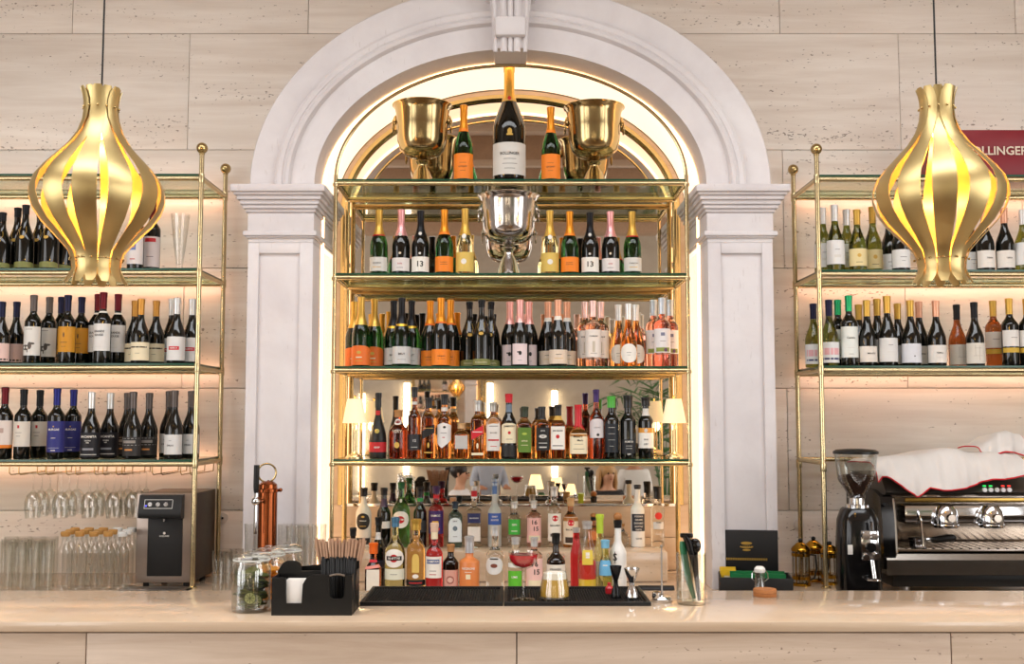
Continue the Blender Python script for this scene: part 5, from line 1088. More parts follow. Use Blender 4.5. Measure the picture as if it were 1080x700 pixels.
# foamy sour
y = YON(631, ZMAT); t = thing('foam_cocktail', 'short glass of cloudy yellow cocktail topped with white foam', 'cocktail', (xb(585, y), y, ZMAT)); h = PZ(602, y) - ZMAT; ra, rb_ = 15.8 * y / F_PX, 12 * y / F_PX
MB().lathe([(ra * .9, 0), (ra, .003), (ra * .98, h * .35), (rb_, h), (rb_ - .0015, h), (ra * .94, h * .35), (ra * .95, .008), (ra * .5, .008)], 28).build('glass', CLEAR, t, 50)
MB().lathe([(ra * .6, .0085), (ra * .94, .009), (ra * .925, h * .35), (rb_ * 1.04, h * .72), (.003, h * .72)], 28).build('drink', pbr('yellow_sour', 'C8A040', .2, var=.12, scale=25), t)
MB().lathe([(.004, h * .722), (rb_ * 1.035, h * .722), (rb_ * .97, h * .94), (rb_ * .7, h * .97), (.004, h * .98)], 28).build('foam', pbr('foam', 'EFE8D8', .8, var=.04, bump=.4, bscale=300), t)
# jiggers
def jigger(px, base, top, half, mat, label):
    y = YON(base, ZMAT); t = thing('jigger', label, 'jigger', (xb(px, y), y, ZMAT), 0, 'cocktail jiggers'); h = PZ(top, y) - ZMAT; r = half * y / F_PX
    MB().lathe([(r * .85, 0), (r * .87, .002), (r * .72, h * .2), (r * .35, h * .44), (r * .24, h * .49)], 24).build('lower_cup', mat, t)
    MB().lathe([(r * .24, h * .49), (r * .38, h * .55), (r * .8, h * .8), (r, h - .002), (r, h), (r * .93, h), (r * .75, h * .8), (r * .3, h * .57), (.002, h * .56)], 24).build('upper_cup', mat, t)
    ring((0, 0, h * .49), r * .26, .003, 'z', 18).build('waist_ring', mat, t); return t
jigger(649.5, 630, 596.5, 6.2, pbr('black_steel', '1C1C1E', .25, metal=.5), 'black hourglass jigger on the bar mat')
jigger(666.5, 631, 599, 8, CHROME, 'polished chrome bell jigger on the bar mat\'s right end')
# small red pot next to the jigger
y = YON(626, ZMAT); t = thing('red_dropper', 'small red pot peeping out beside the black jigger', 'pot', (xb(642.5, y), y, ZMAT)); MB().lathe([(.009, 0), (.012, .002), (.013, .018), (.009, .024), (.006, .026)], 16).build('pot', pbr('red_plastic', 'B8222A', .3), t); MB().lathe([(.006, .026), (.006, .034), (.003, .036)], 12).build('cap', pbr('red_plastic', 'B8222A', .3), t)
# bar spoon standing in a chrome stand
y = YON(634, ZBAR); t = thing('bar_spoon_stand', 'thin chrome rod standing on a round chrome base by the mat', 'stand', (xb(698, y), y, ZBAR)); h = PZ(576, y) - ZBAR
MB().lathe([(.029, 0), (.031, .003), (.031, .010), (.026, .016), (.006, .019), (.004, .024)], 24).build('base', CHROME, t); MB().tube([(0, 0, .018), (0, 0, h)], .0026, 8).build('rod', STEEL, t)
MB().lathe([(.012, .0), (.014, .004), (.014, .016), (.009, .02)], 16, c=(-.018, -.012, .012)).build('cup', CHROME, t); MB().sphere((0, 0, h), .005, 10, 7).build('rod_tip', STEEL, t)
# tool glass
y = YON(639, ZBAR) + .04; xg = xb(729, y); t = thing('tool_glass', 'tall clear mixing glass holding bar tools', 'glass', (xg, y, ZBAR)); h = PZ(583, y) - ZBAR; r = 15.5 * y / F_PX
MB().lathe([(r * .93, 0), (r * .96, .004), (r, h), (r - .0025, h), (r * .9, .014), (r * .5, .012)], 28).build('glass', JG, t, 50)
def leaning(name, label, cat, pts, rad, mat, extra=None):
    o = thing(name, label, cat, (xg, y, ZBAR + .014)); MB().tube(pts, rad, 10).build('handle', mat, o)
    if extra: extra(o)
    return o
GRNP = pbr('green_plastic', '1E6A44', .35); hz = PZ(565, y) - ZBAR - .014
def squeezer(o):
    MB().sphere((-.004, .006, hz - .012), .016, 14, 9, (1, .6, .8)).build('press_bowl', BLACKG, o)
leaning('lime_squeezer', 'green handled squeezer leaning in the mixing glass', 'squeezer', [(.012, .018, 0), (-.006, .016, .06), (-.022, .012, hz - .035), (-.024, .012, hz - .018)], [.006, .010, .0115, .008], GRNP)
leaning('bar_tongs', 'black tongs with a flat tip standing in the mixing glass', 'tongs', [(.022, -.016, .0), (.010, -.012, hz * .5), (-.008, -.010, hz - .02), (-.020, -.010, hz + .004)], [.005, .007, .011, .009], BLACKG, lambda o: MB().bbox(-.034, .006, -.018, -.002, hz - .004, hz + .010, .004).build('tip', BLACKG, o))
leaning('peeler', 'black peeler with a rounded head in the mixing glass', 'peeler', [(.026, .010, 0), (.018, .006, hz * .4), (.014, .004, hz - .045)], [.005, .006, .008], BLACKG, lambda o: MB().sphere((.014, .003, hz - .03), .021, 14, 10, (.9, .6, 1.1)).build('head', BLACKG, o))
# cork lid
y = YON(630, ZBAR) + .03; t = thing('cork_lid', 'round cork lid lying flat on the counter in front of the tea chest', 'lid', (xb(806.5, y), y, ZBAR)); h = PZ(620.5, y) - ZBAR
MB().lathe([(.036, 0), (.037, .002), (.037, h - .003), (.035, h)], 28).build('cork', pbr('cork_brown', 'A56A3A', .75, var=.25, scale=120), t); ring((0, 0, h * .5), .0371, .0006, 'z', 28, 4).build('seam', pbr('cork_dark', '7A4A26', .8), t)
# swing-top bottle on the under-bar worktop
y = YB1 + .20; zt = PZ(597, y); t = thing('swing_top_bottle', 'clear swing-top bottle with white stopper behind the cork lid', 'bottle', (PX(801.5, y, 1.1), y, .85)); H = zt - .85
MB().lathe([(.036, 0), (.04, .004), (.04, H * .5), (.03, H * .62), (.0165, H * .78), (.0165, H * .90), (.018, H * .905), (.018, H * .93), (.012, H * .93), (.0135, H * .80), (.027, H * .63), (.037, H * .5), (.037, .008)], 24).build('glass', JG, t)
MB().lathe([(.018, H * .932), (.0195, H * .94), (.019, H * .975), (.012, H)], 18).build('stopper', CERAM, t)
for s in (-1, 1): MB().tube([(s * .017, 0, H * .83), (s * .028, -.004, H * .86), (s * .027, -.002, H * .92), (s * .014, 0, H * .975)], .0015, 6).build('wire', CHROME, t)

# ------------------------------------------------------------------ back counter, right of the niche
y = 4.80; t = thing('rolled_mat', 'dark rolled rubber mat lying before the stone step', 'mat', (PX(692, y, .95), y, ZBC)); L = (PX(711, y, .95) - PX(674, y, .95)) / 2
MB().tube([(-L, 0, .022), (L, 0, .022)], .022, 18).build('roll', BLACKM, t)
for s in (-1, 1):
    MB().tube([(s * (L + .001), .016 * math.cos(k * .6) * (1 - k / 24), .022 + .016 * math.sin(k * .6) * (1 - k / 24)) for k in range(20)], .0016, 5).build('spiral_end', BLACK, t)
# tea chest
y = 4.86; t = thing('tea_chest', 'open black tea chest with gold crest inside its lid', 'box', (PX(796, y, 1), y, ZBC), R_(-9)); W = .155; h = PZ(606, y) - ZBC
x_c = 0
m = MB(); m.bbox(-W, W, -.10, -.092, 0, h, .002).bbox(-W, W, .092, .10, 0, h, .002).bbox(-W, -W + .008, -.092, .092, 0, h, .002).bbox(W - .008, W, -.092, .092, 0, h, .002); m.build('tray_walls', BLACKM, t)
MB().box(-W + .008, W - .008, -.092, .092, 0, .006).build('tray_base', BLACKM, t, 0); MB().box(-.004, .004, -.092, .092, .006, h - .01).build('partition', BLACKM, t, 0)
hl = PZ(559, y + .1) - ZBC
ld = MB().bbox(-W - .012, W - .045, .10, .118, h - .005, hl, .003).build('lid', BLACKM, t)
lx = (-W - .012 + W - .045) / 2; GP = foil('C9A24E'); zc = h + (hl - h) * .62
mm = MB()
for dx, dz, w_, h_ in ((0, .012, .05, .014), (0, -.004, .06, .012), (0, -.018, .036, .010)):
    mm.add([(lx + dx + w_ / 2 * math.cos(a * .3927), .0985, zc + dz + h_ / 2 * math.sin(a * .3927)) for a in range(16)], [tuple(range(16))])
mm.build('gold_crest', GP, ld, 0)
mm = MB()
for k in range(5): mm.add([(lx + (k - 2) * .009 - .004, .0982, zc - .0035), (lx + (k - 2) * .009 + .002, .0982, zc - .0035), (lx + (k - 2) * .009 + .002, .0982, zc + .0045), (lx + (k - 2) * .009 - .004, .0982, zc + .0045)], [(0, 1, 2, 3)])
mm.build('crest_detail', BLACKM, ld, 0)
mm = MB(); zg = h + (hl - h) * .30
for k in range(26): mm.box(lx - .09 + k * .007, lx - .0852 + k * .007, .0978, .0995, zg - .005, zg + .005)
mm.build('gold_border', GP, ld, 0)
SG, SY = pbr('green_sachet', '1F6B3C', .35, var=.25, scale=20), pbr('yellow_sachet', 'D8B02A', .35, var=.2)
for i in range(10):
    left = i < 3
    sy_ = thing('tea_sachet', ('%s yellow tea sachet standing in the tea chest' if left else '%s green tea sachet standing in the tea chest') % (NTH[i] if left else NTH[i - 3]), 'sachet', tuple((t.matrix_basis @ Vector(((-.115, .016 + .024 * i, .008) if left else ((-.055, .075)[(i - 3) % 2], -.07 + .035 * ((i - 3) // 2), .008))))), R_(-9), 'tea sachets')
    sw = .034 if left else .052
    pts = [[(u * sw, .003 * math.sin(u * 5 + v * 3 + i), .0 + v * (h - .004 + (.014 if left else .008) + .003 * (i % 3))) for u in (-1, -.6, -.2, .2, .6, 1)] for v in (0, .33, .66, 1)]
    sheet(pts, .004).build('wrapper', SY if left else SG, sy_); MB().box(-sw * .5, sw * .5, -.0055, -.0042, h * .55, h * .8).build('print', CREAM if left else paper('8FB88A'), sy_, 0)
# french presses
def press(px, y, top, label):
    t = thing('french_press', label, 'press', (PX(px, y, 1.05), y, ZBC), 0, 'brass french presses'); h = PZ(top, y) - ZBC; r = .040; hb = h * .72
    MB().lathe([(r * .9, .012), (r, .014), (r, hb), (r - .002, hb), (r - .002, .016), (r * .5, .015)], 24).build('glass_beaker', JG, t, 50)
    PB = pbr('press_brass', 'C8942E', .16, metal=1, var=.1)
    MB().lathe([(r * 1.1, 0), (r * 1.1, .008), (r * 1.03, .011), (r * .9, .012)], 24).build('base', PB, t)
    for z in (.03, hb * .86): MB().lathe([(r + .0005, z), (r + .0025, z), (r + .0025, z + .014), (r + .0005, z + .014)], 24, close=False).build('band', PB, t)
    for k in range(4):
        a = math.pi / 4 + k * math.pi / 2; MB().tube([((r + .002) * math.cos(a), (r + .002) * math.sin(a), .008), ((r + .002) * math.cos(a), (r + .002) * math.sin(a), hb)], .003, 6).build('strut', PB, t)
    MB().lathe([(r * 1.06, hb + .001), (r * 1.1, hb + .01), (r * .98, hb + .018), (r * .5, hb + (h - hb) * .6), (.006, hb + (h - hb) * .72)], 24).build('lid', PB, t)
    MB().tube([(0, 0, hb * .3), (0, 0, h - .016)], .0025, 6).build('plunger_rod', PB, t); MB().lathe([(r * .9, hb * .3), (r * .9, hb * .3 + .006)], 20).build('plunger_disc', PB, t)
    MB().sphere((0, 0, h - .011), .011, 12, 8, (1, 1, .85)).build('knob', BLACK, t)
    MB().tube([(r, 0, hb * .9), (r + .028, 0, hb * .88), (r + .032, 0, hb * .5), (r + .02, 0, hb * .2), (r, 0, hb * .16)], .005, 8).build('handle', BLACK, t)
press(844.5, 5.09, 567, 'brass and glass french press left of the brass post'); press(858, 5.23, 565, 'brass and glass french press at the back between the other two'); press(875, 5.13, 570, 'brass and glass french press right of the brass post')
# coffee grinder
y = 4.685; t = thing('coffee_grinder', 'black coffee grinder with a clear hopper full of beans', 'grinder', (PX(905, y, 1.1), y, ZBC)); k = y / F_PX
gz = lambda p: PZ(p, y) - ZBC
BODYB = pbr('grinder_gloss', '0C0C0D', .14, var=.1)
MB().bbox(-24 * k, 22 * k, -.09, .09, 0, .022, .01).build('base', BODYB, t)
MB().lathe([(21 * k, .022), (21.5 * k, .04), (21 * k, gz(575)), (19.5 * k, gz(548)), (16 * k, gz(537)), (14 * k, gz(535))], 32, n=3.2).build('housing', BODYB, t)
MB().lathe([(12 * k, gz(535)), (12 * k, gz(532)), (8 * k, gz(531)), (8 * k, gz(525)), (10 * k, gz(524))], 24).build('collar', CHROME, t)
hp = MB().lathe([(7.5 * k, gz(525)), (9 * k, gz(521)), (19 * k, gz(505)), (22 * k, gz(478)), (21.4 * k, gz(478)), (18.4 * k, gz(505)), (8.4 * k, gz(521.5))], 32).build('hopper', JG, t, 50)
MB().lathe([(23 * k, gz(478.5)), (23.2 * k, gz(476)), (20 * k, gz(474)), (8 * k, gz(473)), (.003, gz(472.8))], 32).build('hopper_lid', BLACK, t)
MB().lathe([(6.6 * k, gz(524.4)), (8.2 * k, gz(521)), (18 * k, gz(505.5)), (18.4 * k, gz(503)), (12 * k, gz(501)), (.004, gz(500))], 28).build('bean_fill', pbr('coffee_bean_mass', '2A140B', .5, var=.5, scale=90, bump=1, bscale=140), t)
rnd = random.Random(4); m = MB()
for i in range(150):
    a = rnd.uniform(0, 6.28); r = 17.0 * k * math.sqrt(rnd.random()); m.sphere((r * math.cos(a), r * math.sin(a), gz(502.5) + (17 * k - r) * .09 + rnd.uniform(0, .004)), .0058, 6, 4, (1.25, .8, .65))
for i in range(190):
    u = rnd.random(); a = rnd.uniform(0, 6.28); p = 505 + 15 * u; r = (18.05 - 9.6 * u) * k; m.sphere((r * math.cos(a), r * math.sin(a), gz(p)), .0045, 6, 4, (1, 1, .9))
m.build('beans', pbr('coffee_beans', '3A1D10', .35, var=.4), hp)['kind'] = 'stuff'
yf = -21.2 * k
m = MB(); m.bbox(-4 * k, 14 * k, yf - .012, yf + .01, gz(588), gz(557), .004); m.build('dosing_head', CHROME, t)
for dx, zz, rr in ((0, 562, 4.2), (9, 563, 3.4), (5, 574, 5), (0, 584, 3), (11, 583, 3)): MB().lathe([(rr * k, -.02), (rr * k, 0), (rr * k * .6, .001)], 14, c=(dx * k, yf - .008, gz(zz)), axis='y').build('knob', CHROME if rr < 4.5 else BODYB, t)
MB().tube([(6 * k, yf - .012, gz(556)), (6 * k, yf - .016, gz(548))], .007, 10).build('lever', CHROME, t); MB().tube([(7 * k, yf - .006, gz(588)), (8 * k, yf - .02, gz(606))], .011, 12).build('spout', CHROME, t)
ring((6 * k, yf - .03, gz(607)), .027, .004, 'z', 20).build('filter_fork', CHROME, t); MB().bbox(-17 * k, -12 * k, yf - .001, yf + .004, gz(582), gz(572), .001).build('rating_sticker', WG, t)
# espresso machine
y = 4.78; x0, x1 = PX(931, y, 1.1), PX(931, y, 1.1) + .98; t = thing('espresso_machine', 'chrome two-group espresso machine with a black side at the right end', 'coffee machine', (x0, y, ZBC)); W = x1 - x0; mz = lambda p: PZ(p, y) - ZBC; mx = lambda p: PX(p, y, 1.1) - x0
BSTEEL = pbr('machine_steel', 'BDB2A6', .18, metal=1, var=.06)
for q in (.11, W - .14):
    for yy in (.06, .40): MB().lathe([(.022, 0), (.022, mz(610)), (.017, mz(608))], 16, c=(q, yy, 0)).build('foot', STEEL, t)
MB().bbox(.05, W - .05, .03, .5, mz(620), mz(604), .006).build('underbody', BLACK, t)
MB().prism([(-.01, mz(606)), (-.015, mz(590)), (.0, mz(584)), (.05, mz(581)), (.5, mz(581)), (.5, mz(606))], mx(934), W, axis='x').build('drip_tray_body', pbr('dark_steel', '8A847C', .25, metal=1, var=.1), t)
MB().bbox(mx(946), W - .03, .006, .30, mz(581.5), mz(579.5), .002).build('drip_tray', BSTEEL, t)
for i in range(22): MB().box(mx(950) + i * .04, mx(950) + i * .04 + .028, .03, .28, mz(579.4), mz(578.8)).build('grille_slat', BSTEEL, t, 0)
MB().bbox(mx(945), W, .30, .5, mz(582), mz(525), .004).build('back_body', BSTEEL, t)
MB().bbox(mx(940), W, .10, .5, mz(527), mz(511), .006).build('upper_body', BSTEEL, t)
MB().prism([(.02, mz(522)), (.0, mz(519)), (.06, mz(504)), (.5, mz(502)), (.5, mz(522))], mx(936), W, axis='x').build('top_housing', pbr('housing_grey', '5E5A56', .35, metal=.8), t)
sp = MB().prism([(.0, mz(600)), (-.012, mz(585)), (-.004, mz(548)), (.02, mz(524)), (.12, mz(518)), (.5, mz(518)), (.5, mz(600))], 0, mx(944), axis='x').build('side_panel', BLACKG, t)
MB().tube([(mx(945), -.008, mz(583)), (mx(945), 0, mz(550)), (mx(945), .022, mz(526))], .006, 8).build('side_trim', CHROME, sp)
gb = MB().bbox(mx(957), W - .02, .02, .14, mz(553), mz(533), .012).build('group_bar', CHROME, t)
MB().bbox(mx(957), W - .02, .012, .024, mz(530), mz(525), .003).build('cup_rail', pbr('old_brass_strip', 'A88A4A', .25, metal=1), t)
for q in (998, 1046):
    gx = mx(q); g_ = MB().lathe([(.052, -.02), (.055, .0), (.05, .012), (.035, .02), (.03, .03)], 28, c=(gx, .01, mz(543)), axis='y')
    go = MB().lathe([(.050, mz(556)), (.052, mz(553)), (.052, mz(546)), (.046, mz(538)), (.03, mz(533))], 28, c=(gx, -.005, 0)).build('group_head', CHROME, t)
    ring((gx, -.005, mz(553)), .053, .004, 'z', 28).build('group_ring', CHROME, go); MB().lathe([(.016, -.012), (.02, 0), (.012, .004)], 16, c=(gx, -.062, mz(545)), axis='y').build('cap', BSTEEL, go)
for i in range(5):
    MB().lathe([(.0095, -.004), (.0105, .0), (.0105, .006)], 14, c=(mx(1041) + i * .0268, .002, mz(516.5)), axis='y').build('button', pbr('white_button', 'DADADA', .3), t)
    if i != 2: MB().box(mx(1041) + i * .0268 - .005, mx(1041) + i * .0268 + .005, .0, .012, mz(513) - .0, mz(511.8)).build('led', pbr('green_led', '28D858', .4, emit=1.5) if i < 2 else pbr('red_led', 'F03024', .4, emit=1.5), t, 0)
MB().tube([(mx(971), .03, mz(536)), (mx(971.5), -.01, mz(550)), (mx(972), -.02, mz(575))], .0055, 8).build('steam_wand', CHROME, t)
MB().tube([(mx(936), -.005, mz(532)), (mx(931), -.03, mz(531))], .006, 8).build('steam_knob', BLACK, t)
pf = thing('portafilter', 'chrome portafilter with black handle resting on the drip tray', 'portafilter', (x0 + mx(973), y + .06, ZBC + mz(578.8)))
MB().lathe([(.030, 0), (.034, .004), (.034, .03), (.038, .034), (.038, .044), (.034, .046)], 24).build('basket', CHROME, pf)
MB().tube([(.0, -.03, .006), (-.03, -.05, .004)], .008, 8).tube([(0, -.03, .006), (.02, -.05, .004)], .008, 8).build('spouts', CHROME, pf)
MB().tube([(.034, 0, .032), (.06, -.005, .034)], .009, 10).build('neck', CHROME, pf); MB().tube([(.058, -.005, .034), (.08, -.008, .034), (.13, -.012, .042), (.155, -.014, .044), (.165, -.014, .044)], [.011, .0145, .016, .014, .006], 12).build('handle', BLACK, pf)
# cloths over the machine
CLOTH = pbr('white_linen', 'D2CDC8', .85, var=.04, scale=8, bump=.25, bscale=14); HEM = pbr('red_hem', 'C4202A', .7)
def cloth(label, prof_top, prof_bot, y0, depth, seed, name='towel', th=.003):
    """a sheet draped over the machine: rows from the back edge, over the top, down to the wavy front hem; columns follow pixel x"""
    rnd = random.Random(seed); n = 40; xs = [prof_top[0][0] + (prof_top[-1][0] - prof_top[0][0]) * i / n for i in range(n + 1)]
    def itp(pr, x):
        for (a, b), (c, d_) in zip(pr[:-1], pr[1:]):
            if a <= x <= c:
                u = (x - a) / (c - a); return b + (d_ - b) * u
        return pr[-1][1]
    rows = []; M = 12
    for r in range(M + 1):
        v = r / M; row = []
        for i, x in enumerate(xs):
            tz = PZ(itp(prof_top, x), y0 + depth * .5); bz = PZ(itp(prof_bot, x), y0)
            if v < .4: yy = y0 + depth * (1 - v / .4 * .75); zz = tz - .015 * (1 - v / .4) ** 2
            else: u = (v - .4) / .6; yy = y0 + depth * .25 * (1 - u) ** 1.5; zz = tz + (bz - tz) * (u ** 1.25)
            wv = .010 * math.sin(x * .21 + seed) * v + .008 * math.sin(x * .47 + r * .5 + seed * 2) * v + .006 * math.sin(x * .11 + r * .9)
            row.append((PX(x, y0, 1.3), yy - wv - .012 * v, zz + .5 * wv * (1 - v)))
        rows.append(row)
    c0 = Vector(rows[M // 2][n // 2]); rows = [[tuple(Vector(p) - c0) for p in r] for r in rows]
    t = thing(name, label, 'cloth', c0); sheet(rows, th).build('linen', CLOTH, t, 70)
    edge = rows[-1] + [r[-1] for r in rows[::-1]]
    MB().tube([tuple(Vector(p) + Vector((0, -.003, 0))) for p in rows[-1]], .0035, 6).build('red_hem', HEM, t); MB().tube([r[0] for r in rows], .003, 6).build('red_hem', HEM, t); MB().tube([r[-1] for r in rows], .003, 6).build('red_hem', HEM, t)
    return t
cloth('white cloth with red hem draped over the espresso machine', [(926, 486), (935, 482), (960, 481), (985, 478), (1005, 473), (1020, 473), (1040, 477), (1060, 476), (1085, 478)], [(926, 508), (931, 501), (941, 505), (955, 516), (968, 525), (981, 514), (995, 517), (1010, 516), (1025, 512), (1045, 505), (1062, 505), (1085, 500)], y - .012, .42, 1)
cloth('bunched white cloth with red hem on top of the larger cloth', [(1036, 470), (1048, 466), (1060, 458), (1072, 455), (1085, 458)], [(1036, 477), (1048, 479), (1060, 476), (1072, 477), (1085, 482)], y + .10, .25, 5)
# wall discs
for px, py, lb in ((842.5, 553, 'small round white wall plate by the right shelf post'), (235, 546, 'small round wall plate beside the left pilaster')):
    p = P(px, py, YW); t = thing('wall_plate', lb, 'wall plate', (p.x, YW, p.z)); MB().lathe([(.022, -.008), (.026, -.006), (.026, -.0005)], 22, axis='y').build('plate', pbr('plate_white', 'D8CFC6', .4), t); MB().lathe([(.006, -.011), (.006, -.008)], 12, axis='y').build('screw_cap', CHROME, t)

# ------------------------------------------------------------------ the dining room behind the camera, seen in the mirror
ZF = -.18                                                   # dining floor, one step down from the bar
VM = 2 * (YN + .003)                                        # mirror image of a point at depth y is seen at depth VM - y
def vx(px, Y, z=1.0): return PX(px, VM - Y, z)
YBW = RY0 + .02
# mirror and light tubes on the far wall
xa, xb_ = vx(437, YBW), vx(509, YBW); za, zb_ = PZ(488, VM - YBW), PZ(392, VM - YBW)
wm = thing('wall_mirror', 'gold framed mirror on the far dining room wall, seen in reflection', 'mirror', ((xa + xb_) / 2, YBW, (za + zb_) / 2)); hw, hh = (xb_ - xa) / 2, (zb_ - za) / 2
MB().box(-hw, hw, 0, .008, -hh, hh).build('mirror_glass', MIRROR, wm, 0)
for a, b, c, d in ((-hw - .05, -hw, -hh - .05, hh + .05), (hw, hw + .05, -hh - .05, hh + .05), (-hw, hw, -hh - .05, -hh), (-hw, hw, hh, hh + .05)): MB().bbox(a, b, 0, .035, c, d, .008).build('frame_member', BRASSD, wm)
for px, y0, y1, lb in ((382, 413, 520, 'leftmost'), (429, 402, 525, 'second'), (517, 402, 525, 'third'), (585, 410, 505, 'rightmost')):
    z0, z1 = PZ(y1, VM - YBW), PZ(y0, VM - YBW); t = thing('wall_light', '%s of the upright light tubes reflected in the niche mirror' % lb, 'lamp', (vx(px, YBW), YBW, z0), 0, 'wall light tubes')
    MB().tube([(0, .05, .03), (0, .05, z1 - z0 - .03)], .045, 12).build('tube', LEDT, t)
    for z in (0, z1 - z0 - .03): MB().lathe([(.05, z), (.05, z + .03)], 14, c=(0, .05, 0)).build('end_cap', BRASSD, t)
    MB().box(-.03, .03, 0, .006, 0, z1 - z0).build('back_plate', BRASSD, t, 0)
# tables
TW = pbr('table_wood', '6E4A30', .35, var=.25, scale=6)
def dtable(x, y, label, r=.38):
    t = thing('dining_table', label, 'table', (x, y, ZF)); MB().lathe([(r, .905), (r + .006, .915), (r + .006, .932), (r, .94)], 40).build('tabletop', TW, t)
    MB().lathe([(.22, 0), (.22, .015), (.03, .04), (.03, .905)], 24).build('pedestal', BRASSD, t); return ZF + .94
TXY = [(vx(577, .75), .75), (vx(500, -1.05), -1.05), (vx(655, -1.0), -1.0)]
tz = dtable(TXY[0][0], TXY[0][1], 'round dining table with lit lamps and green glasses, seen in reflection')
for px, dy, h, lb in ((565, .1, .37, 'tallest'), (587, .0, .34, 'middle'), (601, -.1, .27, 'shortest')):
    y = .75 + dy; t = thing('reflected_table_lamp', '%s of three lit table lamps seen in the mirror below the shelf' % lb, 'lamp', (vx(px, y), y, tz), 0, 'dining table lamps')
    MB().lathe([(.04, 0), (.04, .008), (.008, .016), (.006, h - .1)], 20).build('base', BRASS, t); MB().lathe([(.075, h - .13), (.045, h), (.044, h), (.074, h - .13)], 24, close=False).build('shade', pbr('lit_shade', 'FFE0A0', .8, emit=1.6, var=.03), t)
GG = tglass('green_goblet_glass', '2E8A5A')
for px, dy in ((556, .16), (571, -.12)):
    y = .75 + dy; t = thing('green_goblet', '%s green goblet on the reflected table' % ('left' if px < 560 else 'right'), 'glass', (vx(px, y), y, tz), 0, 'green goblets')
    MB().lathe([(.03, 0), (.03, .002), (.004, .008), (.004, .09), (.02, .10), (.034, .13), (.03, .19), (.028, .19), (.03, .13)], 20).build('goblet', GG, t)
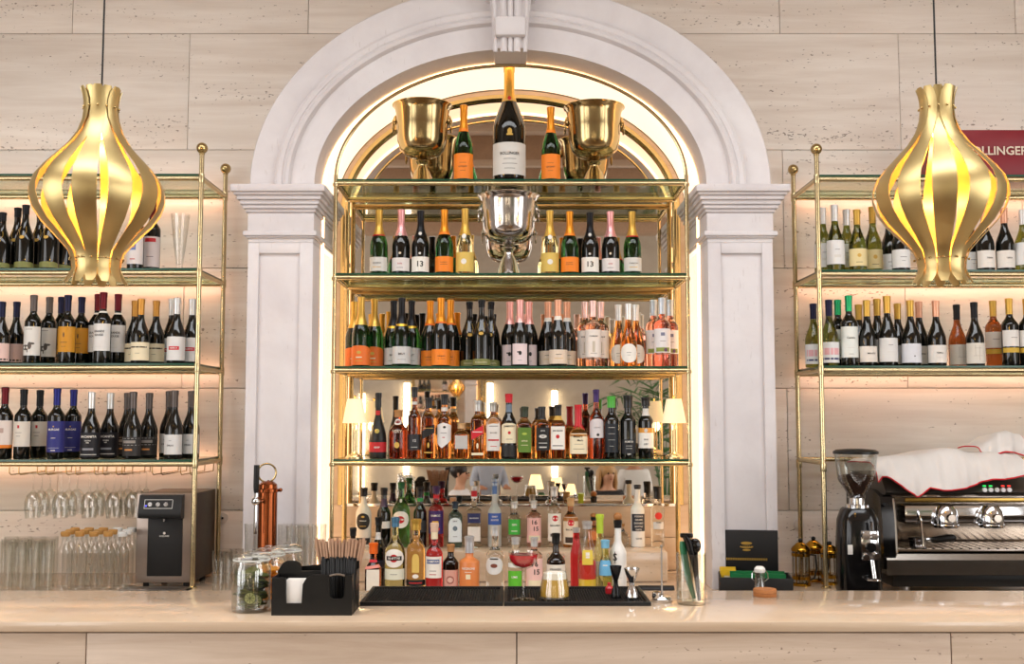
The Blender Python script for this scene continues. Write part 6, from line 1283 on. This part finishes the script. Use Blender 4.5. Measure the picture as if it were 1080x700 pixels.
# people
SKIN = pbr('skin', 'C99A7C', .5, var=.06); SKIN2 = pbr('skin_tan', 'B98464', .5, var=.06)
def skinned(name, verts, edges, radii, mat, parent, sub=2):
    me = bpy.data.meshes.new(name); me.from_pydata(verts, edges, []); me.materials.append(mat); o = bpy.data.objects.new(name, me); col.objects.link(o); o.parent = parent
    sk = o.modifiers.new('skin', 'SKIN'); sk.use_smooth_shade = True
    for i, r in enumerate(radii): me.skin_vertices[0].data[i].radius = r if isinstance(r, tuple) else (r, r)
    me.skin_vertices[0].data[0].use_root = True
    if sub: s = o.modifiers.new('subdivision', 'SUBSURF'); s.levels = sub; s.render_levels = sub
    return o
def person(px, Y, lift, rz, label, shirt, trousers, haircol, hair, skin, seat_h=.44, cat='person', sleeve=True):
    t = thing('person', label, cat, (vx(px, Y), Y, ZF + lift), rz)
    V = [(0, 0, .53), (0, .015, .72), (0, .02, .92), (0, .015, 1.07), (0, 0, 1.15), (0, -.015, 1.21), (0, -.01, 1.28)]; E = [(0, 1), (1, 2), (2, 3), (3, 4), (4, 5), (5, 6)]; Rr = [(.15, .12), (.14, .10), (.17, .105), (.06, .06), (.055, .06), (.075, .09), (.07, .08)]
    for s in (-1, 1):
        b = len(V); V += [(s * .15, .02, 1.0), (s * .21, 0, .78), (s * .17, -.22, .77), (s * .16, -.29, .77)]; E += [(2, b), (b, b + 1), (b + 1, b + 2), (b + 2, b + 3)]; Rr += [.062, .043, .03, (.036, .02)]
        for k, (dx, L) in enumerate(((-.03, .075), (-.01, .085), (.01, .08), (.03, .065))):
            c = len(V); V += [(s * .16 + dx, -.33, .765), (s * .16 + dx, -.29 - L, .75)]; E += [(b + 3, c), (c, c + 1)]; Rr += [.0095, .008]
        c = len(V); V += [(s * .16 - s * .045, -.29, .76), (s * .16 - s * .055, -.33, .755)]; E += [(b + 3, c), (c, c + 1)]; Rr += [.011, .009]
        b = len(V); V += [(s * .09, -.03, .52), (s * .11, -.42, .52), (s * .11, -.40, .12), (s * .11, -.42, .05), (s * .115, -.54, .035)]; E += [(0, b), (b, b + 1), (b + 1, b + 2), (b + 2, b + 3), (b + 3, b + 4)]; Rr += [.09, .06, .042, .042, .034]
    bd = skinned('body', V, E, Rr, skin, t)
    hz_ = 1.235
    MB().sphere((0, -.105, hz_ - .012), .016, 10, 7, (.8, 1.0, 1.4)).build('nose', skin, bd)
    for s in (-1, 1):
        MB().sphere((s * .032, -.088, hz_ + .012), .011, 10, 7).build('eye', pbr('eye', '2A201C', .2), bd); MB().sphere((s * .082, .0, hz_), .022, 10, 7, (.35, .7, 1.2)).build('ear', skin, bd)
    MB().sphere((0, -.094, hz_ - .05), .018, 10, 6, (1.2, .5, .35)).build('mouth', pbr('lips', 'A0584C', .5), bd)
    SV = [(0, .005, .56), (0, .015, .74), (0, .02, .93), (0, .015, 1.04)]; SE = [(0, 1), (1, 2), (2, 3)]; SR = [(.165, .135), (.155, .118), (.185, .12), (.085, .08)]
    for s in (-1, 1):
        b = len(SV); SV += [(s * .155, .02, 1.0), (s * .212, .0, .78)]; SE += [(2, b), (b, b + 1)]; SR += [.076, .058]
        if sleeve: SV += [(s * .175, -.19, .772)]; SE += [(b + 1, b + 2)]; SR += [.042]
    skinned('shirt', SV, SE, SR, pbr('shirt_' + shirt, shirt, .8, var=.06, scale=8, bump=.3, bscale=12), t)
    TV = [(0, 0, .55)]; TE = []; TRr = [(.165, .135)]
    for s in (-1, 1):
        b = len(TV); TV += [(s * .09, -.03, .53), (s * .11, -.42, .525), (s * .11, -.40, .14)]; TE += [(0, b), (b, b + 1), (b + 1, b + 2)]; TRr += [.105, .075, .058]
    skinned('trousers', TV, TE, TRr, pbr('cloth_' + trousers, trousers, .8), t)
    hm = pbr('hair_' + haircol, haircol, .45, var=.3, scale=60); h = MB()
    h.sphere((0, .018, hz_ + .035), .105, 18, 12, (.92, 1.0, .98))
    if hair == 'ponytail': h.tube([(0, .10, hz_ + .05), (0, .16, hz_ + .04), (0, .18, hz_ - .06), (0, .16, hz_ - .18)], [.03, .036, .03, .01], 10)
    if hair == 'long':
        for k in range(15):
            a = math.pi * (k / 14 * 1.2 - .1); x, y_ = .092 * math.cos(a), .02 + .085 * max(-.2, math.sin(a)); h.tube([(x * .6, y_ * .6, hz_ + .10), (x * 1.05, y_ * 1.05, hz_ + .03), (x * 1.2, y_ * 1.2 + .01, hz_ - .10), (x * 1.25, y_ * 1.2 + .03, hz_ - .24 - .015 * (k % 3))], [.022, .028, .027, .008], 8)
    ho = h.build('hair', hm, t)
    if hair != 'long': ho.location = (0, .012, .012)
    # the chair that carries the person
    c = thing('dining_chair', 'dark %s under the %s' % ('stool' if seat_h > .5 else 'chair', ' '.join(label.split(',')[0].split()[:8])), 'chair', (t.location.x, Y, ZF), rz)
    sh = lift + .44 - .03
    MB().bbox(-.22, .22, -.24, .2, sh - .06, sh, .02).build('seat', pbr('chair_leather', '3A2A22', .45), c)
    for sx in (-1, 1):
        for sy in (-.2, .16): MB().tube([(sx * .19, sy, sh - .05), (sx * .2, sy * 1.05, 0)], .016, 8).build('leg', TW, c)
    MB().bbox(-.2, .2, .19, .22, sh + .02, sh + .22, .012).build('backrest', pbr('chair_leather', '3A2A22', .45), c)
    for sx in (-1, 1): MB().tube([(sx * .17, .185, sh - .03), (sx * .17, .205, sh + .05)], .012, 8).build('back_post', TW, c)
    return t
person(486, -1.9, -.06, R_(110), 'guest in a white shirt with dark ponytail, seen from the side in the mirror', 'E4E4E6', '2A2C34', '1E1612', 'ponytail', SKIN)
person(516, -2.9, .20, R_(165), 'guest in a grey blue shirt with back turned, reflected behind the clear bottles', 'A9B0BC', '2E3444', '3A2A1E', 'short', SKIN2, .64)
person(641, -1.3, -.03, R_(160), 'guest with long blonde hair in a black top, seen in the mirror', '151417', '1E1E22', 'B08A5A', 'long', SKIN)
person(668, -2.3, .16, R_(-20), 'guest in a white shirt facing the bar at the right of the mirror', 'E2E0DC', '2A2A2E', '2A1C14', 'short', SKIN2, .6)
# potted palms by the far window, reflected at the right of the niche
PG = pbr('palm_green', '3E6A34', .5, var=.4, scale=20)
def palm(x, y, h, label, seed):
    rnd = random.Random(seed); t = thing('potted_palm', label, 'plant', (x, y, ZF)); MB().lathe([(.16, 0), (.2, .02), (.24, .38), (.22, .38), (.2, .34)], 24).build('pot', pbr('pot_clay', '6A5A4C', .7), t)
    for k in range(14):
        a = 2 * math.pi * k / 14 + rnd.uniform(-.2, .2); L = rnd.uniform(.7, 1.0); z0 = .35; pts = []
        top = h * rnd.uniform(.75, 1.0)
        for i in range(9):
            u = i / 8; rr = L * u ** 1.6; zz = z0 + (top - z0) * math.sin(min(1.25, u * 1.35) * math.pi / 2 / 1.0); pts.append(Vector((rr * math.cos(a), rr * math.sin(a), zz)))
        m = MB().tube(pts, [.008 - .0006 * i for i in range(9)], 5)
        side = Vector((-math.sin(a), math.cos(a), 0))
        for i in range(2, 9):
            for j in (0, .5):
                if i == 8 and j: continue
                p = pts[i] if not j else (pts[i] + pts[i + 1]) / 2; d = (pts[min(i + 1, 8)] - pts[i - 1]).normalized(); ll = .24 * math.sin(math.pi * (i + j - 1) / 9) + .06
                for s in (-1, 1):
                    e = p + (side * s * .8 + d * .6).normalized() * ll + Vector((0, 0, -.05)); q = d * .014
                    m.add([p - q, p + q, (p + e) / 2 + q + Vector((0, 0, .01)), e, (p + e) / 2 - q + Vector((0, 0, .01))], [(0, 1, 2, 3, 4)])
        m.build('frond', PG, t, 0, recalc=False)
palm(vx(702, -1.9), -1.9, 2.5, 'potted palm reflected at the right edge of the niche mirror', 1); palm(vx(745, -4.4), -4.4, 2.9, 'taller potted palm reflected behind the first one', 2)
